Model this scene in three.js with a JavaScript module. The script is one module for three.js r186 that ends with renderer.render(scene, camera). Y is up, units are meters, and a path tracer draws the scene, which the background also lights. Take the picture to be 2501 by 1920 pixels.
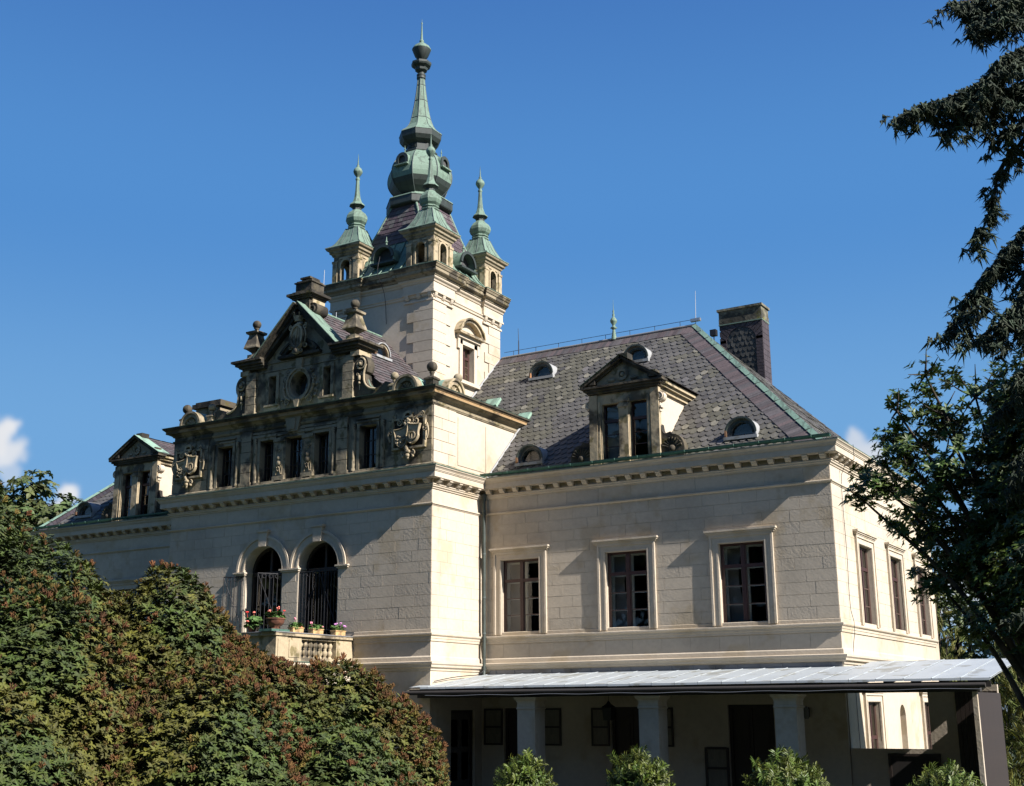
import * as THREE from 'three';
import { mergeGeometries } from 'three/addons/utils/BufferGeometryUtils.js';

// ---------------------------------------------------------------- camera, sky, sun, exposure
const scene = new THREE.Scene();
const camera = new THREE.PerspectiveCamera(35.444, 1024 / 786, 0.1, 2000);
camera.rotation.order = 'YXZ';
camera.position.set(25.196, 3.087, 31.447);
camera.rotation.set(0.252, 0.54072, -0.00597);
const renderer = new THREE.WebGLRenderer({ antialias: true });
renderer.setSize(1024, 786);
renderer.toneMapping = THREE.LinearToneMapping;
renderer.toneMappingExposure = 2.3;
renderer.shadowMap.enabled = true;
const SUN = new THREE.Vector3(1, 0.77, 0.178).normalize();
const sun = new THREE.DirectionalLight(new THREE.Color(1.0, 0.945, 0.9), 5.0);
sun.position.copy(SUN).multiplyScalar(80);
sun.target.position.set(4, 4, 4);
sun.castShadow = true;
sun.shadow.mapSize.set(4096, 4096);
Object.assign(sun.shadow.camera, { left: -45, right: 45, top: 45, bottom: -45, near: 1, far: 220 });
scene.add(sun, sun.target);

function rng(seed) { let a = seed >>> 0; return () => { a = (a + 0x6D2B79F5) | 0; let t = Math.imul(a ^ (a >>> 15), 1 | a); t = (t + Math.imul(t ^ (t >>> 7), 61 | t)) ^ t; return ((t ^ (t >>> 14)) >>> 0) / 4294967296; }; }
const smooth = (a, b, x) => { const t = Math.min(1, Math.max(0, (x - a) / (b - a))); return t * t * (3 - 2 * t); };
const mix = (a, b, t) => a + (b - a) * t;
function hash2(x, y, s) { let h = Math.imul(x, 374761393) + Math.imul(y, 668265263) + Math.imul(s, 2147483647 ^ 0x5bd1e995); h = Math.imul(h ^ (h >>> 13), 1274126177); return ((h ^ (h >>> 16)) >>> 0) / 4294967296; }
function vnoise(x, y, p, s) { const xi = Math.floor(x), yi = Math.floor(y); let fx = x - xi, fy = y - yi; fx = fx * fx * (3 - 2 * fx); fy = fy * fy * (3 - 2 * fy); const w = (v) => ((v % p) + p) % p; const x0 = w(xi), x1 = w(xi + 1), y0 = w(yi), y1 = w(yi + 1); return mix(mix(hash2(x0, y0, s), hash2(x1, y0, s), fx), mix(hash2(x0, y1, s), hash2(x1, y1, s), fx), fy); }
function fbm(u, v, p, oct, s) { let a = 0.5, r = 0, n = 0; for (let o = 0; o < oct; o++) { r += a * vnoise(u * p, v * p, p, s + o * 17); n += a; a *= 0.55; p *= 2; } return r / n; }
function n3(x, y, z, s) { const zi = Math.floor(z), f = z - zi, k = f * f * (3 - 2 * f); return mix(vnoise(x, y, 4096, s + zi * 31), vnoise(x, y, 4096, s + (zi + 1) * 31), k); }
function f3(x, y, z, s, oct = 4) { let a = 0.5, r = 0, n = 0; for (let o = 0; o < oct; o++) { r += a * n3(x + 500, y + 500, z + 50, s + o * 101); n += a; a *= 0.5; x *= 2; y *= 2; z *= 2; } return r / n; }

// sky: clear deep blue, paler to the horizon, a few small cumulus low down all round
{
  const W = 2048, H = 1024, data = new Float32Array(W * H * 4), lin = (c) => Math.pow((c / 255 + 0.055) / 1.055, 2.4);
  const stops = [[-0.1, 120, 130, 140], [0.0, 140, 165, 190], [0.08, 136, 178, 216], [0.2, 113, 167, 219], [0.38, 84, 143, 208], [0.6, 66, 116, 186], [1.0, 58, 100, 168]].map((s) => [s[0], lin(s[1]), lin(s[2]), lin(s[3])]);
  const fixed = [[-0.797, 0.2, -0.57, 0.017, 1], [-0.79, 0.19, -0.583, 0.012, 0.9], [-0.791, 0.176, -0.586, 0.008, 0.45], [-0.7675, 0.161, -0.6205, 0.008, 1], [-0.773, 0.15, -0.617, 0.009, 0.9], [-0.255, 0.2005, -0.9457, 0.008, 0.7], [-0.245, 0.19, -0.95, 0.012, 0.8]].map((q) => { const l = Math.hypot(q[0], q[1], q[2]); return [q[0] / l, q[1] / l, q[2] / l, q[3], q[4]]; });
  for (let j = 0; j < H; j++) for (let i = 0; i < W; i++) {
    const el = ((j + 0.5) / H - 0.5) * Math.PI, az = ((i + 0.5) / W - 0.5) * 2 * Math.PI, y = Math.sin(el), ce = Math.cos(el), x = ce * Math.cos(az), z = ce * Math.sin(az);
    let k = 0; while (k < stops.length - 2 && stops[k + 1][0] < y) k++;
    const t = smooth(stops[k][0], stops[k + 1][0], y), c = [0, 1, 2].map((q) => mix(stops[k][q + 1], stops[k + 1][q + 1], t));
    const cs = x * SUN.x + y * SUN.y + z * SUN.z, g = 0.6 * Math.pow(Math.max(0, cs), 40) + 0.1 * Math.pow(Math.max(0, cs), 4);
    c[0] += g * 0.95; c[1] += g * 0.9; c[2] += g * 0.8;
    let cl = 0;
    if (y > -0.02 && y < 0.3) { const n = f3(x * 7, y * 13, z * 7, 9, 5); cl = smooth(0.62, 0.74, n) * smooth(0.28, 0.13, y) * 0.7 * smooth(-0.02, 0.04, y); }
    const vis = x * -0.51 + z * -0.86;
    if (vis > 0.55 && y > 0.1) cl *= smooth(0.1, 0.0, y);
    for (const q of fixed) { const dt = Math.hypot(x - q[0], (y - q[1]) * 1.15, z - q[2]) / q[3]; if (dt < 2.2) cl = Math.max(cl, q[4] * smooth(0.25, -0.2, dt - 1 + 1.9 * (f3(x * 90, y * 90, z * 90, 13, 4) - 0.5))); }
    const m = 0.8 + 0.2 * f3(x * 30, y * 34, z * 30, 5, 3);
    for (let q = 0; q < 3; q++) c[q] = mix(c[q], [0.86, 0.88, 0.92][q] * m, cl);
    data.set([c[0] / 2.3, c[1] / 2.3, c[2] / 2.3, 1], (j * W + i) * 4);
  }
  const tex = new THREE.DataTexture(data, W, H, THREE.RGBAFormat, THREE.FloatType);
  tex.mapping = THREE.EquirectangularReflectionMapping; tex.magFilter = tex.minFilter = THREE.LinearFilter; tex.wrapS = THREE.RepeatWrapping; tex.needsUpdate = true;
  scene.background = tex; scene.environment = tex;
}

// ---------------------------------------------------------------- textures and materials
const B = (c) => Math.max(0, Math.min(255, Math.round(c * 255)));
function tex(size, tile, fn, color = true) {           // fn(u, v) -> [r, g, b] in 0..1
  const d = new Uint8Array(size * size * 4);
  for (let j = 0; j < size; j++) for (let i = 0; i < size; i++) { const c = fn(i / size, j / size); d.set([B(c[0]), B(c[1]), B(c[2]), 255], (j * size + i) * 4); }
  const t = new THREE.DataTexture(d, size, size); t.wrapS = t.wrapT = THREE.RepeatWrapping; t.magFilter = THREE.LinearFilter; t.minFilter = THREE.LinearMipmapLinearFilter; t.generateMipmaps = true; t.repeat.set(1 / tile, 1 / tile);
  if (color) t.colorSpace = THREE.SRGBColorSpace; t.needsUpdate = true; return t;
}
const grey = (v) => [v, v, v];
const grainBump = tex(256, 0.7, (u, v) => grey(fbm(u, v, 16, 4, 3)), false);
const coarseBump = tex(256, 1.6, (u, v) => grey(fbm(u, v, 8, 5, 8)), false);
const plasterTex = tex(512, 5.3, (u, v) => { const g = fbm(u, v, 64, 3, 1), b = fbm(u, v, 4, 5, 2), st = smooth(0.56, 0.72, fbm(u, v * 0.999, 6, 5, 44)); const k = 0.93 + 0.07 * g - 0.06 * smooth(0.45, 0.7, b); return [k - 0.05 * st, k - 0.065 * st, k - 0.1 * st]; });
const sandTex = tex(512, 3.1, (u, v) => { const g = fbm(u, v, 48, 3, 4), b = fbm(u, v, 5, 5, 12), c = fbm(u, v, 11, 4, 31), d = smooth(0.5, 0.68, b), al = smooth(0.58, 0.72, c); const k = 0.84 + 0.14 * g; const r = k * mix(1, 0.52, d), gg = k * mix(0.975, 0.51, d), bb = k * mix(0.9, 0.48, d); return [mix(r, r * 0.72, al), mix(gg, gg * 0.72, al), mix(bb, bb * 0.62, al)]; });
const crustTex = tex(512, 2.3, (u, v) => { const b = fbm(u, v, 6, 5, 21), g = fbm(u, v, 60, 3, 22), l = smooth(0.6, 0.74, fbm(u, v, 14, 4, 23)), y = smooth(0.62, 0.74, fbm(u, v, 9, 4, 24)); const k = mix(0.5, 0.95, smooth(0.38, 0.62, b)) * (0.8 + 0.2 * g); return [mix(k, 0.95, l * 0.5), mix(k * 0.98, 0.93, l * 0.5), mix(k * 0.9, 0.8, l * 0.5) * (1 - 0.35 * y)]; });
const copperTex = tex(512, 2.1, (u, v) => { const s = fbm(u, v * 0.25, 24, 4, 51), b = fbm(u, v, 5, 5, 52), g = fbm(u, v, 60, 2, 53); const dk = smooth(0.56, 0.7, s) * 0.4 + smooth(0.56, 0.72, b) * 0.35; const k = 0.86 + 0.14 * g; return [k * mix(0.93, 0.52, dk), k * mix(1.0, 0.52, dk), k * mix(0.95, 0.5, dk)]; });
const slateTex = tex(256, 0.8, (u, v) => { const k = 0.78 + 0.22 * fbm(u, v, 12, 4, 61); return [k, k, k]; });
const zincTex = tex(512, 4.4, (u, v) => { const b = fbm(u, v, 4, 5, 71), g = fbm(u, v, 50, 3, 72), d = smooth(0.63, 0.74, fbm(u, v, 9, 5, 73)); const k = 0.86 + 0.1 * b + 0.04 * g; return [mix(k, k * 0.86, d), mix(k, k * 0.84, d), mix(k, k * 0.8, d)]; });
const woodTex = tex(256, 0.6, (u, v) => { const k = 0.75 + 0.25 * fbm(u, v * 0.12, 24, 4, 81); return [k, k * 0.97, k * 0.95]; });
const groundTex = tex(512, 3.7, (u, v) => { const k = 0.6 + 0.4 * fbm(u, v, 24, 5, 91), b = fbm(u, v, 5, 4, 92); return [k * mix(0.8, 1, b), k, k * 0.8]; });
const C3 = (r, g, b) => new THREE.Color().setRGB(r, g, b);
const std = (color, o = {}) => new THREE.MeshStandardMaterial({ color, roughness: 0.9, metalness: 0, side: THREE.DoubleSide, ...o });
const M = {
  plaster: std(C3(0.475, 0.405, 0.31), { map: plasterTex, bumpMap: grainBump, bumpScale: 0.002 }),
  plasterB: std(C3(0.45, 0.386, 0.298), { map: plasterTex, bumpMap: grainBump, bumpScale: 0.004 }),
  plasterC: std(C3(0.47, 0.398, 0.3), { map: plasterTex, bumpMap: grainBump, bumpScale: 0.004 }),
  trim: std(C3(0.485, 0.414, 0.315), { map: plasterTex, bumpMap: grainBump, bumpScale: 0.003 }),
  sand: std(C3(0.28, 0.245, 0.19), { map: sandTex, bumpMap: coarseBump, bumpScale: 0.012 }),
  sandPale: std(C3(0.41, 0.35, 0.265), { map: sandTex, bumpMap: coarseBump, bumpScale: 0.01 }),
  crust: std(C3(0.085, 0.073, 0.056), { map: crustTex, bumpMap: coarseBump, bumpScale: 0.02 }),
  copper: std(C3(0.165, 0.213, 0.178), { map: copperTex, roughness: 0.75 }),
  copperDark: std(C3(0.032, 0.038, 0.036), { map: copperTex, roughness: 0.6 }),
  copperPale: std(C3(0.25, 0.335, 0.285), { map: copperTex, roughness: 0.75 }),
  seam: std(C3(0.06, 0.075, 0.07), { roughness: 0.6 }),
  gutter: std(C3(0.07, 0.135, 0.115), { map: copperTex, roughness: 0.55 }),
  slate: std(0xffffff, { vertexColors: true, map: slateTex, roughness: 0.72, bumpMap: grainBump, bumpScale: 0.004 }),
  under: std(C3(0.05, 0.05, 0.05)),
  zinc: std(C3(0.41, 0.445, 0.455), { map: zincTex, roughness: 0.55, metalness: 0.25 }),
  zincDark: std(C3(0.22, 0.22, 0.22), { map: zincTex, roughness: 0.6, metalness: 0.2 }),
  rustBand: std(C3(0.42, 0.22, 0.12), { map: crustTex, roughness: 0.7 }),
  wood: std(C3(0.055, 0.02, 0.016), { map: woodTex, roughness: 0.55 }),
  darkWood: std(C3(0.03, 0.02, 0.015), { map: woodTex, roughness: 0.6 }),
  shutter: std(C3(0.2, 0.19, 0.15), { map: woodTex, roughness: 0.7 }),
  beam: std(C3(0.03, 0.027, 0.024), { map: woodTex, roughness: 0.75 }),
  innerFrame: std(C3(0.26, 0.28, 0.24), { roughness: 0.6 }),
  glazing: std(C3(0.11, 0.07, 0.055), { map: woodTex, roughness: 0.55 }),
  glass: new THREE.MeshPhysicalMaterial({ color: 0xffffff, transmission: 1, thickness: 0, roughness: 0.02, ior: 1.52, metalness: 0, side: THREE.DoubleSide }),
  curtain: std(C3(0.15, 0.145, 0.13), { roughness: 1 }),
  inner: std(C3(0.07, 0.06, 0.05)),
  pipe: std(C3(0.045, 0.052, 0.048), { map: copperTex, roughness: 0.6 }),
  stain: std(C3(0.33, 0.225, 0.125), { map: sandTex, bumpMap: coarseBump, bumpScale: 0.012 }),
  stoneGrey: std(C3(0.2, 0.195, 0.165), { map: crustTex, bumpMap: coarseBump, bumpScale: 0.015 }),
  iron: std(C3(0.02, 0.02, 0.022), { roughness: 0.5, metalness: 0.4 }),
  steel: std(C3(0.35, 0.36, 0.37), { roughness: 0.4, metalness: 0.7 }),
  clay: std(C3(0.19, 0.075, 0.05), { map: crustTex, roughness: 0.85 }),
  clayPale: std(C3(0.55, 0.38, 0.2), { map: sandTex, roughness: 0.9 }),
  lead: std(C3(0.28, 0.285, 0.28), { map: zincTex, roughness: 0.6 }),
  bark: std(C3(0.075, 0.058, 0.045), { map: crustTex, bumpMap: coarseBump, bumpScale: 0.03 }),
  ground: std(C3(0.055, 0.065, 0.028), { map: groundTex, bumpMap: coarseBump, bumpScale: 0.03 }),
  gravel: std(C3(0.04, 0.036, 0.03), { map: groundTex, bumpMap: coarseBump, bumpScale: 0.02 }),
};
const leafMat = (r, g, b, tr = 0.25, ro = 0.5) => new THREE.MeshPhysicalMaterial({ color: C3(r, g, b), roughness: ro, transmission: tr, thickness: 0, ior: 1.4, side: THREE.DoubleSide });

// ---------------------------------------------------------------- geometry helpers
const tmpN = new THREE.Vector3();
function finish(geo, flat = true) {                     // non-indexed, normals, uv in metres
  let g = geo.index && flat ? geo.toNonIndexed() : geo;
  if (flat || !g.attributes.normal) g.computeVertexNormals();
  if (g.index) g = g.toNonIndexed();
  const p = g.attributes.position, n = g.attributes.normal, uv = new Float32Array(p.count * 2);
  for (let f = 0; f < p.count; f += 3) {
    tmpN.set(0, 0, 0); for (let k = 0; k < 3; k++) tmpN.add({ x: n.getX(f + k), y: n.getY(f + k), z: n.getZ(f + k) });
    const ax = Math.abs(tmpN.x), ay = Math.abs(tmpN.y), az = Math.abs(tmpN.z);
    for (let k = 0; k < 3; k++) { const i = f + k, x = p.getX(i), y = p.getY(i), z = p.getZ(i); const q = ay > ax && ay > az ? [x, z] : ax > az ? [z + 1.7, y + 0.37] : [x, y]; uv[2 * i] = q[0]; uv[2 * i + 1] = q[1]; }
  }
  const out = new THREE.BufferGeometry();
  out.setAttribute('position', p); out.setAttribute('normal', n); out.setAttribute('uv', new THREE.BufferAttribute(uv, 2));
  if (g.attributes.color) out.setAttribute('color', g.attributes.color);
  return out;
}
function box(x0, x1, y0, y1, z0, z1) { const g = new THREE.BoxGeometry(Math.abs(x1 - x0), Math.abs(y1 - y0), Math.abs(z1 - z0)); g.translate((x0 + x1) / 2, (y0 + y1) / 2, (z0 + z1) / 2); return finish(g); }
function sweep(profile, path, closed = false) {         // profile: [out, y], path: [x, z]; outward = left of travel seen from above
  const n = path.length, seg = closed ? n : n - 1, nr = [], pos = [];
  for (let i = 0; i < seg; i++) { const a = path[i], b = path[(i + 1) % n], l = Math.hypot(b[0] - a[0], b[1] - a[1]); nr.push([-(b[1] - a[1]) / l, (b[0] - a[0]) / l]); }
  const P = path.map((p, i) => { const a = nr[closed ? (i - 1 + seg) % seg : Math.max(0, i - 1)], b = nr[closed ? i : Math.min(seg - 1, i)], d = 1 + a[0] * b[0] + a[1] * b[1]; const m = [(a[0] + b[0]) / d, (a[1] + b[1]) / d]; return profile.map(([o, y]) => [p[0] + m[0] * o, y, p[1] + m[1] * o]); });
  for (let i = 0; i < seg; i++) { const A = P[i], Bq = P[(i + 1) % n]; for (let k = 0; k < profile.length - 1; k++) pos.push(...A[k], ...Bq[k], ...Bq[k + 1], ...A[k], ...Bq[k + 1], ...A[k + 1]); }
  if (!closed) for (const A of [P[0], P[n - 1]]) for (let k = 1; k < profile.length - 1; k++) pos.push(...A[0], ...A[k], ...A[k + 1]);
  const g = new THREE.BufferGeometry(); g.setAttribute('position', new THREE.Float32BufferAttribute(pos, 3)); return finish(g);
}
function lathe(pts, cx, cz, seg = 24, rot = 0, flat = false) {
  const g = new THREE.LatheGeometry(pts.map((p) => new THREE.Vector2(Math.max(0.0005, p[0]), p[1])), seg); g.rotateY(rot); g.translate(cx, 0, cz); return finish(g, flat);
}
const square = (pts, cx, cz) => lathe(pts.map((p) => [p[0] * Math.SQRT2, p[1]]), cx, cz, 4, Math.PI / 4, true);
const octo = (pts, cx, cz) => lathe(pts.map((p) => [p[0] * 1.0824, p[1]]), cx, cz, 8, Math.PI / 8, true);
function tube(pts, r, seg = 6, n = 0) { const v = pts.map((p) => new THREE.Vector3(...p)); const c = v.length === 2 ? new THREE.LineCurve3(v[0], v[1]) : new THREE.CatmullRomCurve3(v); return finish(new THREE.TubeGeometry(c, n || (v.length === 2 ? 1 : v.length * 4), r, seg, false), false); }
function rod(a, b, r0, r1 = r0, seg = 7) { const A = new THREE.Vector3(...a), D = new THREE.Vector3(...b).sub(A), L = D.length(); const g = new THREE.CylinderGeometry(r1, r0, L, seg); g.translate(0, L / 2, 0); g.applyQuaternion(new THREE.Quaternion().setFromUnitVectors(new THREE.Vector3(0, 1, 0), D.normalize())); g.translate(A.x, A.y, A.z); return finish(g, false); }
function ball(x, y, z, r, sx = 1, sy = 1, sz = 1, seg = 14) { const g = new THREE.SphereGeometry(r, seg, Math.max(6, seg * 0.7 | 0)); g.scale(sx, sy, sz); g.translate(x, y, z); return finish(g, false); }
function poly(pts, holes = []) { const s = new THREE.Shape(pts.map((p) => new THREE.Vector2(p[0], p[1]))); for (const h of holes) s.holes.push(h); return s; }
function rectHole(x0, x1, y0, y1) { const p = new THREE.Path(); p.moveTo(x0, y0); p.lineTo(x1, y0); p.lineTo(x1, y1); p.lineTo(x0, y1); p.closePath(); return p; }
function archHole(x0, x1, y0, ys) { const p = new THREE.Path(), r = (x1 - x0) / 2; p.moveTo(x0, y0); p.lineTo(x1, y0); p.lineTo(x1, ys); p.absarc((x0 + x1) / 2, ys, r, 0, Math.PI, false); p.closePath(); return p; }
function circHole(x, y, r, sy = 1) { const p = new THREE.Path(); p.absellipse(x, y, r, r * sy, 0, Math.PI * 2, false); return p; }
function ext(shape, z0, z1, seg = 18, bevel = 0) { const g = new THREE.ExtrudeGeometry(shape, { depth: z1 - z0 - 2 * bevel, bevelEnabled: bevel > 0, bevelSize: bevel, bevelThickness: bevel, bevelSegments: 2, curveSegments: seg }); g.translate(0, 0, z0 + bevel); return finish(g); }
const MX = (fn) => { const m = new THREE.Matrix4(); fn(m); return m; };
const toX = (g, x = 0) => { g.rotateY(Math.PI / 2); g.translate(x, 0, 0); return finish(g); };   // local (s, y, depth) -> world (x + depth, y, -s)
const toXn = (g, x = 0) => { g.rotateY(-Math.PI / 2); g.translate(x, 0, 0); return finish(g); };
const move = (g, x, y, z) => { g.translate(x, y, z); return g; };
function arcBand(cx, cy, r0, r1, a0, a1, z0, z1, seg = 24, sy = 1) { const s = new THREE.Shape(); s.absellipse(cx, cy, r1, r1 * sy, a0, a1, false); s.lineTo(cx + r0 * Math.cos(a1), cy + r0 * sy * Math.sin(a1)); const pts = []; for (let i = 1; i <= seg; i++) { const a = a1 + (a0 - a1) * i / seg; pts.push(new THREE.Vector2(cx + r0 * Math.cos(a), cy + r0 * sy * Math.sin(a))); } for (const p of pts) s.lineTo(p.x, p.y); return ext(s, z0, z1, seg); }
function volute(cx, cy, cz, r, dir = 1, turns = 1.6, thick = 0.03, start = Math.PI / 2) { const pts = []; for (let i = 0; i <= 30; i++) { const t = i / 30, a = start + dir * t * turns * 2 * Math.PI, q = r * (1 - 0.85 * t); pts.push([cx + q * Math.cos(a), cy + q * Math.sin(a), cz]); } return tube(pts, thick, 5, 40); }
const names = new Map();
const numbered = (n) => { const k = names.get(n) || 0; names.set(n, k + 1); return k ? `${n}_${String(k).padStart(3, '0')}` : n; };
function obj(name, geos, mat, parent, extra) { const list = (Array.isArray(geos) ? geos : [geos]).filter(Boolean); const m = new THREE.Mesh(list.length > 1 ? mergeGeometries(list) : list[0], mat); m.name = numbered(name); m.castShadow = m.receiveShadow = true; if (extra) Object.assign(m.userData, extra); parent.add(m); return m; }
function part(name, parent, label) { const g = new THREE.Group(); g.name = numbered(name); if (label) g.userData.label = label; parent.add(g); return g; }
function thing(name, label, category, pos = [0, 0, 0], group, turn = 0) { const g = new THREE.Group(); g.name = numbered(name); g.userData = { label, category }; if (group) g.userData.group = group; g.position.set(...pos); g.rotation.y = turn; scene.add(g); return g; }
function structure(name, geos, mat) { return obj(name, geos, mat, scene, { kind: 'structure' }); }
const STUFF = { kind: 'stuff' };
// ---------------------------------------------------------------- ground
{
  const g = new THREE.PlaneGeometry(900, 900, 150, 150); g.rotateX(-Math.PI / 2);
  const p = g.attributes.position;
  for (let i = 0; i < p.count; i++) { const x = p.getX(i), z = p.getZ(i); p.setY(i, 1.45 * smooth(9, 30, z) + 0.25 * (f3(x * 0.05, 0, z * 0.05, 7, 3) - 0.5) * smooth(8, 20, z)); }
  structure('ground', finish(g, false), M.ground);
  structure('terrace', box(-18, 21, -0.3, 0.12, -0.2, 7.2), M.gravel);
}
// ---------------------------------------------------------------- the mansion
const XR = 16, XB = 5.22, D = 2.668, ZB = -10.45, YS = 8.83, YW = 9.306, YC = 9.878;
const house = thing('mansion', 'cream plastered mansion with grey slate roofs, stepped gable and green copper onion-domed tower', 'mansion');
const WX = [6.568, 10.045, 13.467], WW = 1.29, WB = 5.223, WT = 7.404;
const SZ = [2.709, 5.961, 9.173];
const AR = [-1.09, 1.09], AW = 1.524, AS = 7.293;
const TH = 0.45;
// walls with their openings
const gOpen = [rectHole(5.98, 7.16, 0.9, 3.13), rectHole(9.43, 10.66, 0.9, 3.14), rectHole(12.85, 14.1, 0.12, 3.18)];
const wallR = obj('wing_wall', ext(poly([[XB, 0], [XR, 0], [XR, YC], [XB, YC]], [...gOpen, ...WX.map((x) => rectHole(x - WW / 2, x + WW / 2, WB, WT))]), -TH, 0), M.plaster, house);
const wallRS = obj('wing_wall', toX(ext(poly([[TH, 0], [-ZB, 0], [-ZB, YC], [TH, YC]], [...SZ.map((s) => rectHole(s - WW / 2, s + WW / 2, WB, WT)), rectHole(1.8, 3.04, 1.2, 3.23), archHole(5.19, 5.84, 1.5, 2.84), rectHole(7.99, 9.23, 1.2, 3.23)]), -TH, 0), XR), M.plaster, house);
const wallL = obj('wing_wall', ext(poly([[-XR, 0], [-XB, 0], [-XB, YC], [-XR, YC]], WX.map((x) => rectHole(-x - WW / 2, -x + WW / 2, WB, WT))), -TH, 0), M.plaster, house);
obj('wing_wall', box(-XR, -XR + TH, 0, YC, ZB, -TH), M.plaster, house);
obj('rear_wall', box(-XR, XR, 0, YC, ZB - TH, ZB), M.plaster, house);
const wallB = obj('projecting_bay_wall', ext(poly([[-XB, 0], [XB, 0], [XB, YC], [-XB, YC]], [...AR.map((x) => archHole(x - AW / 2, x + AW / 2, 4.45, AS)), rectHole(-0.8, 0.8, 0.12, 3)]), D - TH, D), M.plaster, house);
const wallBS = obj('projecting_bay_wall', toX(ext(poly([[-D + TH, 0], [0, 0], [0, YC], [-D + TH, YC]], [rectHole(-1.62, -0.38, 0.12, 3.08)]), -TH, 0), XB), M.plaster, house);
obj('projecting_bay_wall', box(-XB, -XB + TH, 0, YC, 0, D - TH), M.plaster, house);
obj('niche_back', toX(ext(poly([[5.1, 1.4], [5.95, 1.4], [5.95, 3.3], [5.1, 3.3]]), -0.3, -0.26), XR), M.trim, house);
// floors and partitions keep the rooms closed
obj('floor_slab', [box(-XR + 0.3, XR - 0.3, 4.1, 4.38, ZB, -0.3), box(-XB + 0.3, XB - 0.3, 4.1, 4.38, -0.3, D - 0.3)], M.inner, house);
obj('attic_floor', [box(-XR + 0.3, XR - 0.3, 9.35, 9.5, ZB, -0.3), box(-XB + 0.3, XB - 0.3, 9.35, 9.5, -0.3, D - 0.3)], M.inner, house);
obj('inner_wall', [box(-XR + 0.3, XR - 0.3, 0.1, 9.35, -5.1, -5.0), box(5.0, 5.1, 0.1, 9.35, -5, D - 0.5), box(8.25, 8.35, 0.1, 9.35, -5, -TH), box(11.7, 11.8, 0.1, 9.35, -5, -TH), box(-8, -7.9, 0.1, 9.35, -5, -TH), box(-12, -11.9, 0.1, 9.35, -5, -TH)], M.inner, house);

// ashlar blocks: plaster blocks proud of the wall with recessed joints
let blockCount = 0;
function ashlar(parent, place, u0, u1, y0, y1, rows, bw, rects, arcs, mats, seed, single = true, proud = 0.005, gap = 0.01) {
  const r = rng(seed), rh = (y1 - y0) / rows, bulk = [];
  for (let k = 0; k < rows; k++) {
    const ya = y0 + k * rh + gap / 2, yb = y0 + (k + 1) * rh - gap / 2;
    let u = u0 - (k % 2 ? bw * 0.5 : 0) - r() * 0.08;
    while (u < u1 - 0.02) {
      const w = bw * (0.94 + 0.12 * r()), a = Math.max(u, u0) + gap / 2, b = Math.min(u + w, u1) - gap / 2; u += w;
      if (b - a < 0.05) continue;
      let list = [[a, b, ya, yb]];
      for (const q of rects) { const nx = []; for (const [p0, p1, c0, c1] of list) { if (q[1] <= p0 || q[0] >= p1 || q[3] <= c0 || q[2] >= c1) { nx.push([p0, p1, c0, c1]); continue; } if (q[0] > p0) nx.push([p0, q[0], c0, c1]); if (q[1] < p1) nx.push([q[1], p1, c0, c1]); const m0 = Math.max(p0, q[0]), m1 = Math.min(p1, q[1]); if (q[2] > c0) nx.push([m0, m1, c0, q[2]]); if (q[3] < c1) nx.push([m0, m1, q[3], c1]); } list = nx; }
      for (const [cx, cy, rr] of arcs) { const nx = []; for (const [p0, p1, c0, c1] of list) { const dx = Math.max(p0 - cx, 0, cx - p1), dy = Math.max(c0 - cy, 0, cy - c1); if (Math.hypot(dx, dy) >= rr) { nx.push([p0, p1, c0, c1]); continue; } const n = Math.ceil((p1 - p0) / 0.1); for (let i = 0; i < n; i++) { const s0 = p0 + (p1 - p0) * i / n, s1 = p0 + (p1 - p0) * (i + 1) / n, xm = Math.max(s0 - cx, 0, cx - s1), yy = xm < rr ? cy + Math.sqrt(rr * rr - xm * xm) : -1e9, lo = Math.max(c0, yy); if (c1 - lo > 0.01) nx.push([s0, s1, lo, c1]); } } list = nx; }
      list = list.filter((q) => q[1] - q[0] > 0.015 && q[3] - q[2] > 0.02);
      if (!list.length) continue;
      const pr = proud + r() * 0.004, geos = list.map((q) => place(q, pr));
      if (single && blockCount < 296 && (list.length > 3 || (b - a) > 0.2)) { blockCount++; obj('stone_block', geos, mats[(r() * mats.length) | 0], parent); } else bulk.push(...geos);
    }
  }
  if (bulk.length) obj('stone_blocks', bulk, mats[0], parent, STUFF);
}
const PM = [M.plaster, M.plasterB, M.plasterC, M.plaster];
const onZ = (z) => (q, pr) => box(q[0], q[1], q[2], q[3], z - 0.004, z + pr);
const onX = (x) => (q, pr) => box(x - 0.004, x + pr, q[2], q[3], -q[1], -q[0]);
const sur = (x) => [x - 0.86, x + 0.86, WB - 0.1, 7.7];
ashlar(wallR, onZ(0), XB + 0.01, XR, 5.3, YS - 0.04, 11, 0.8, WX.map(sur), [], PM, 1);
ashlar(wallR, onZ(0), XB + 0.01, XR, YS + 0.05, YW, 1, 1.0, [], [], PM, 2);
ashlar(wallR, onZ(0), XB + 0.01, XR, 4.56, 4.95, 1, 0.85, [], [], PM, 3);
ashlar(wallB, onZ(D), -XB, XB, 5.3, YS - 0.04, 11, 0.8, [...AR.map((x) => [x - AW / 2 - 0.02, x + AW / 2 + 0.02, 4, AS])], AR.map((x) => [x, AS, AW / 2 + 0.04]), PM, 4);
ashlar(wallB, onZ(D), -XB, XB, YS + 0.05, YW, 1, 1.3, [], [], PM, 5);
ashlar(wallBS, onX(XB), -D, -0.01, 5.3, YS - 0.04, 11, 0.86, [], [], PM, 6, true, 0.004, 0.007);
ashlar(wallRS, onX(XR), 0, -ZB, 5.3, YS - 0.04, 11, 0.8, SZ.map(sur), [], PM, 7, false, 0.004, 0.007);
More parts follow.
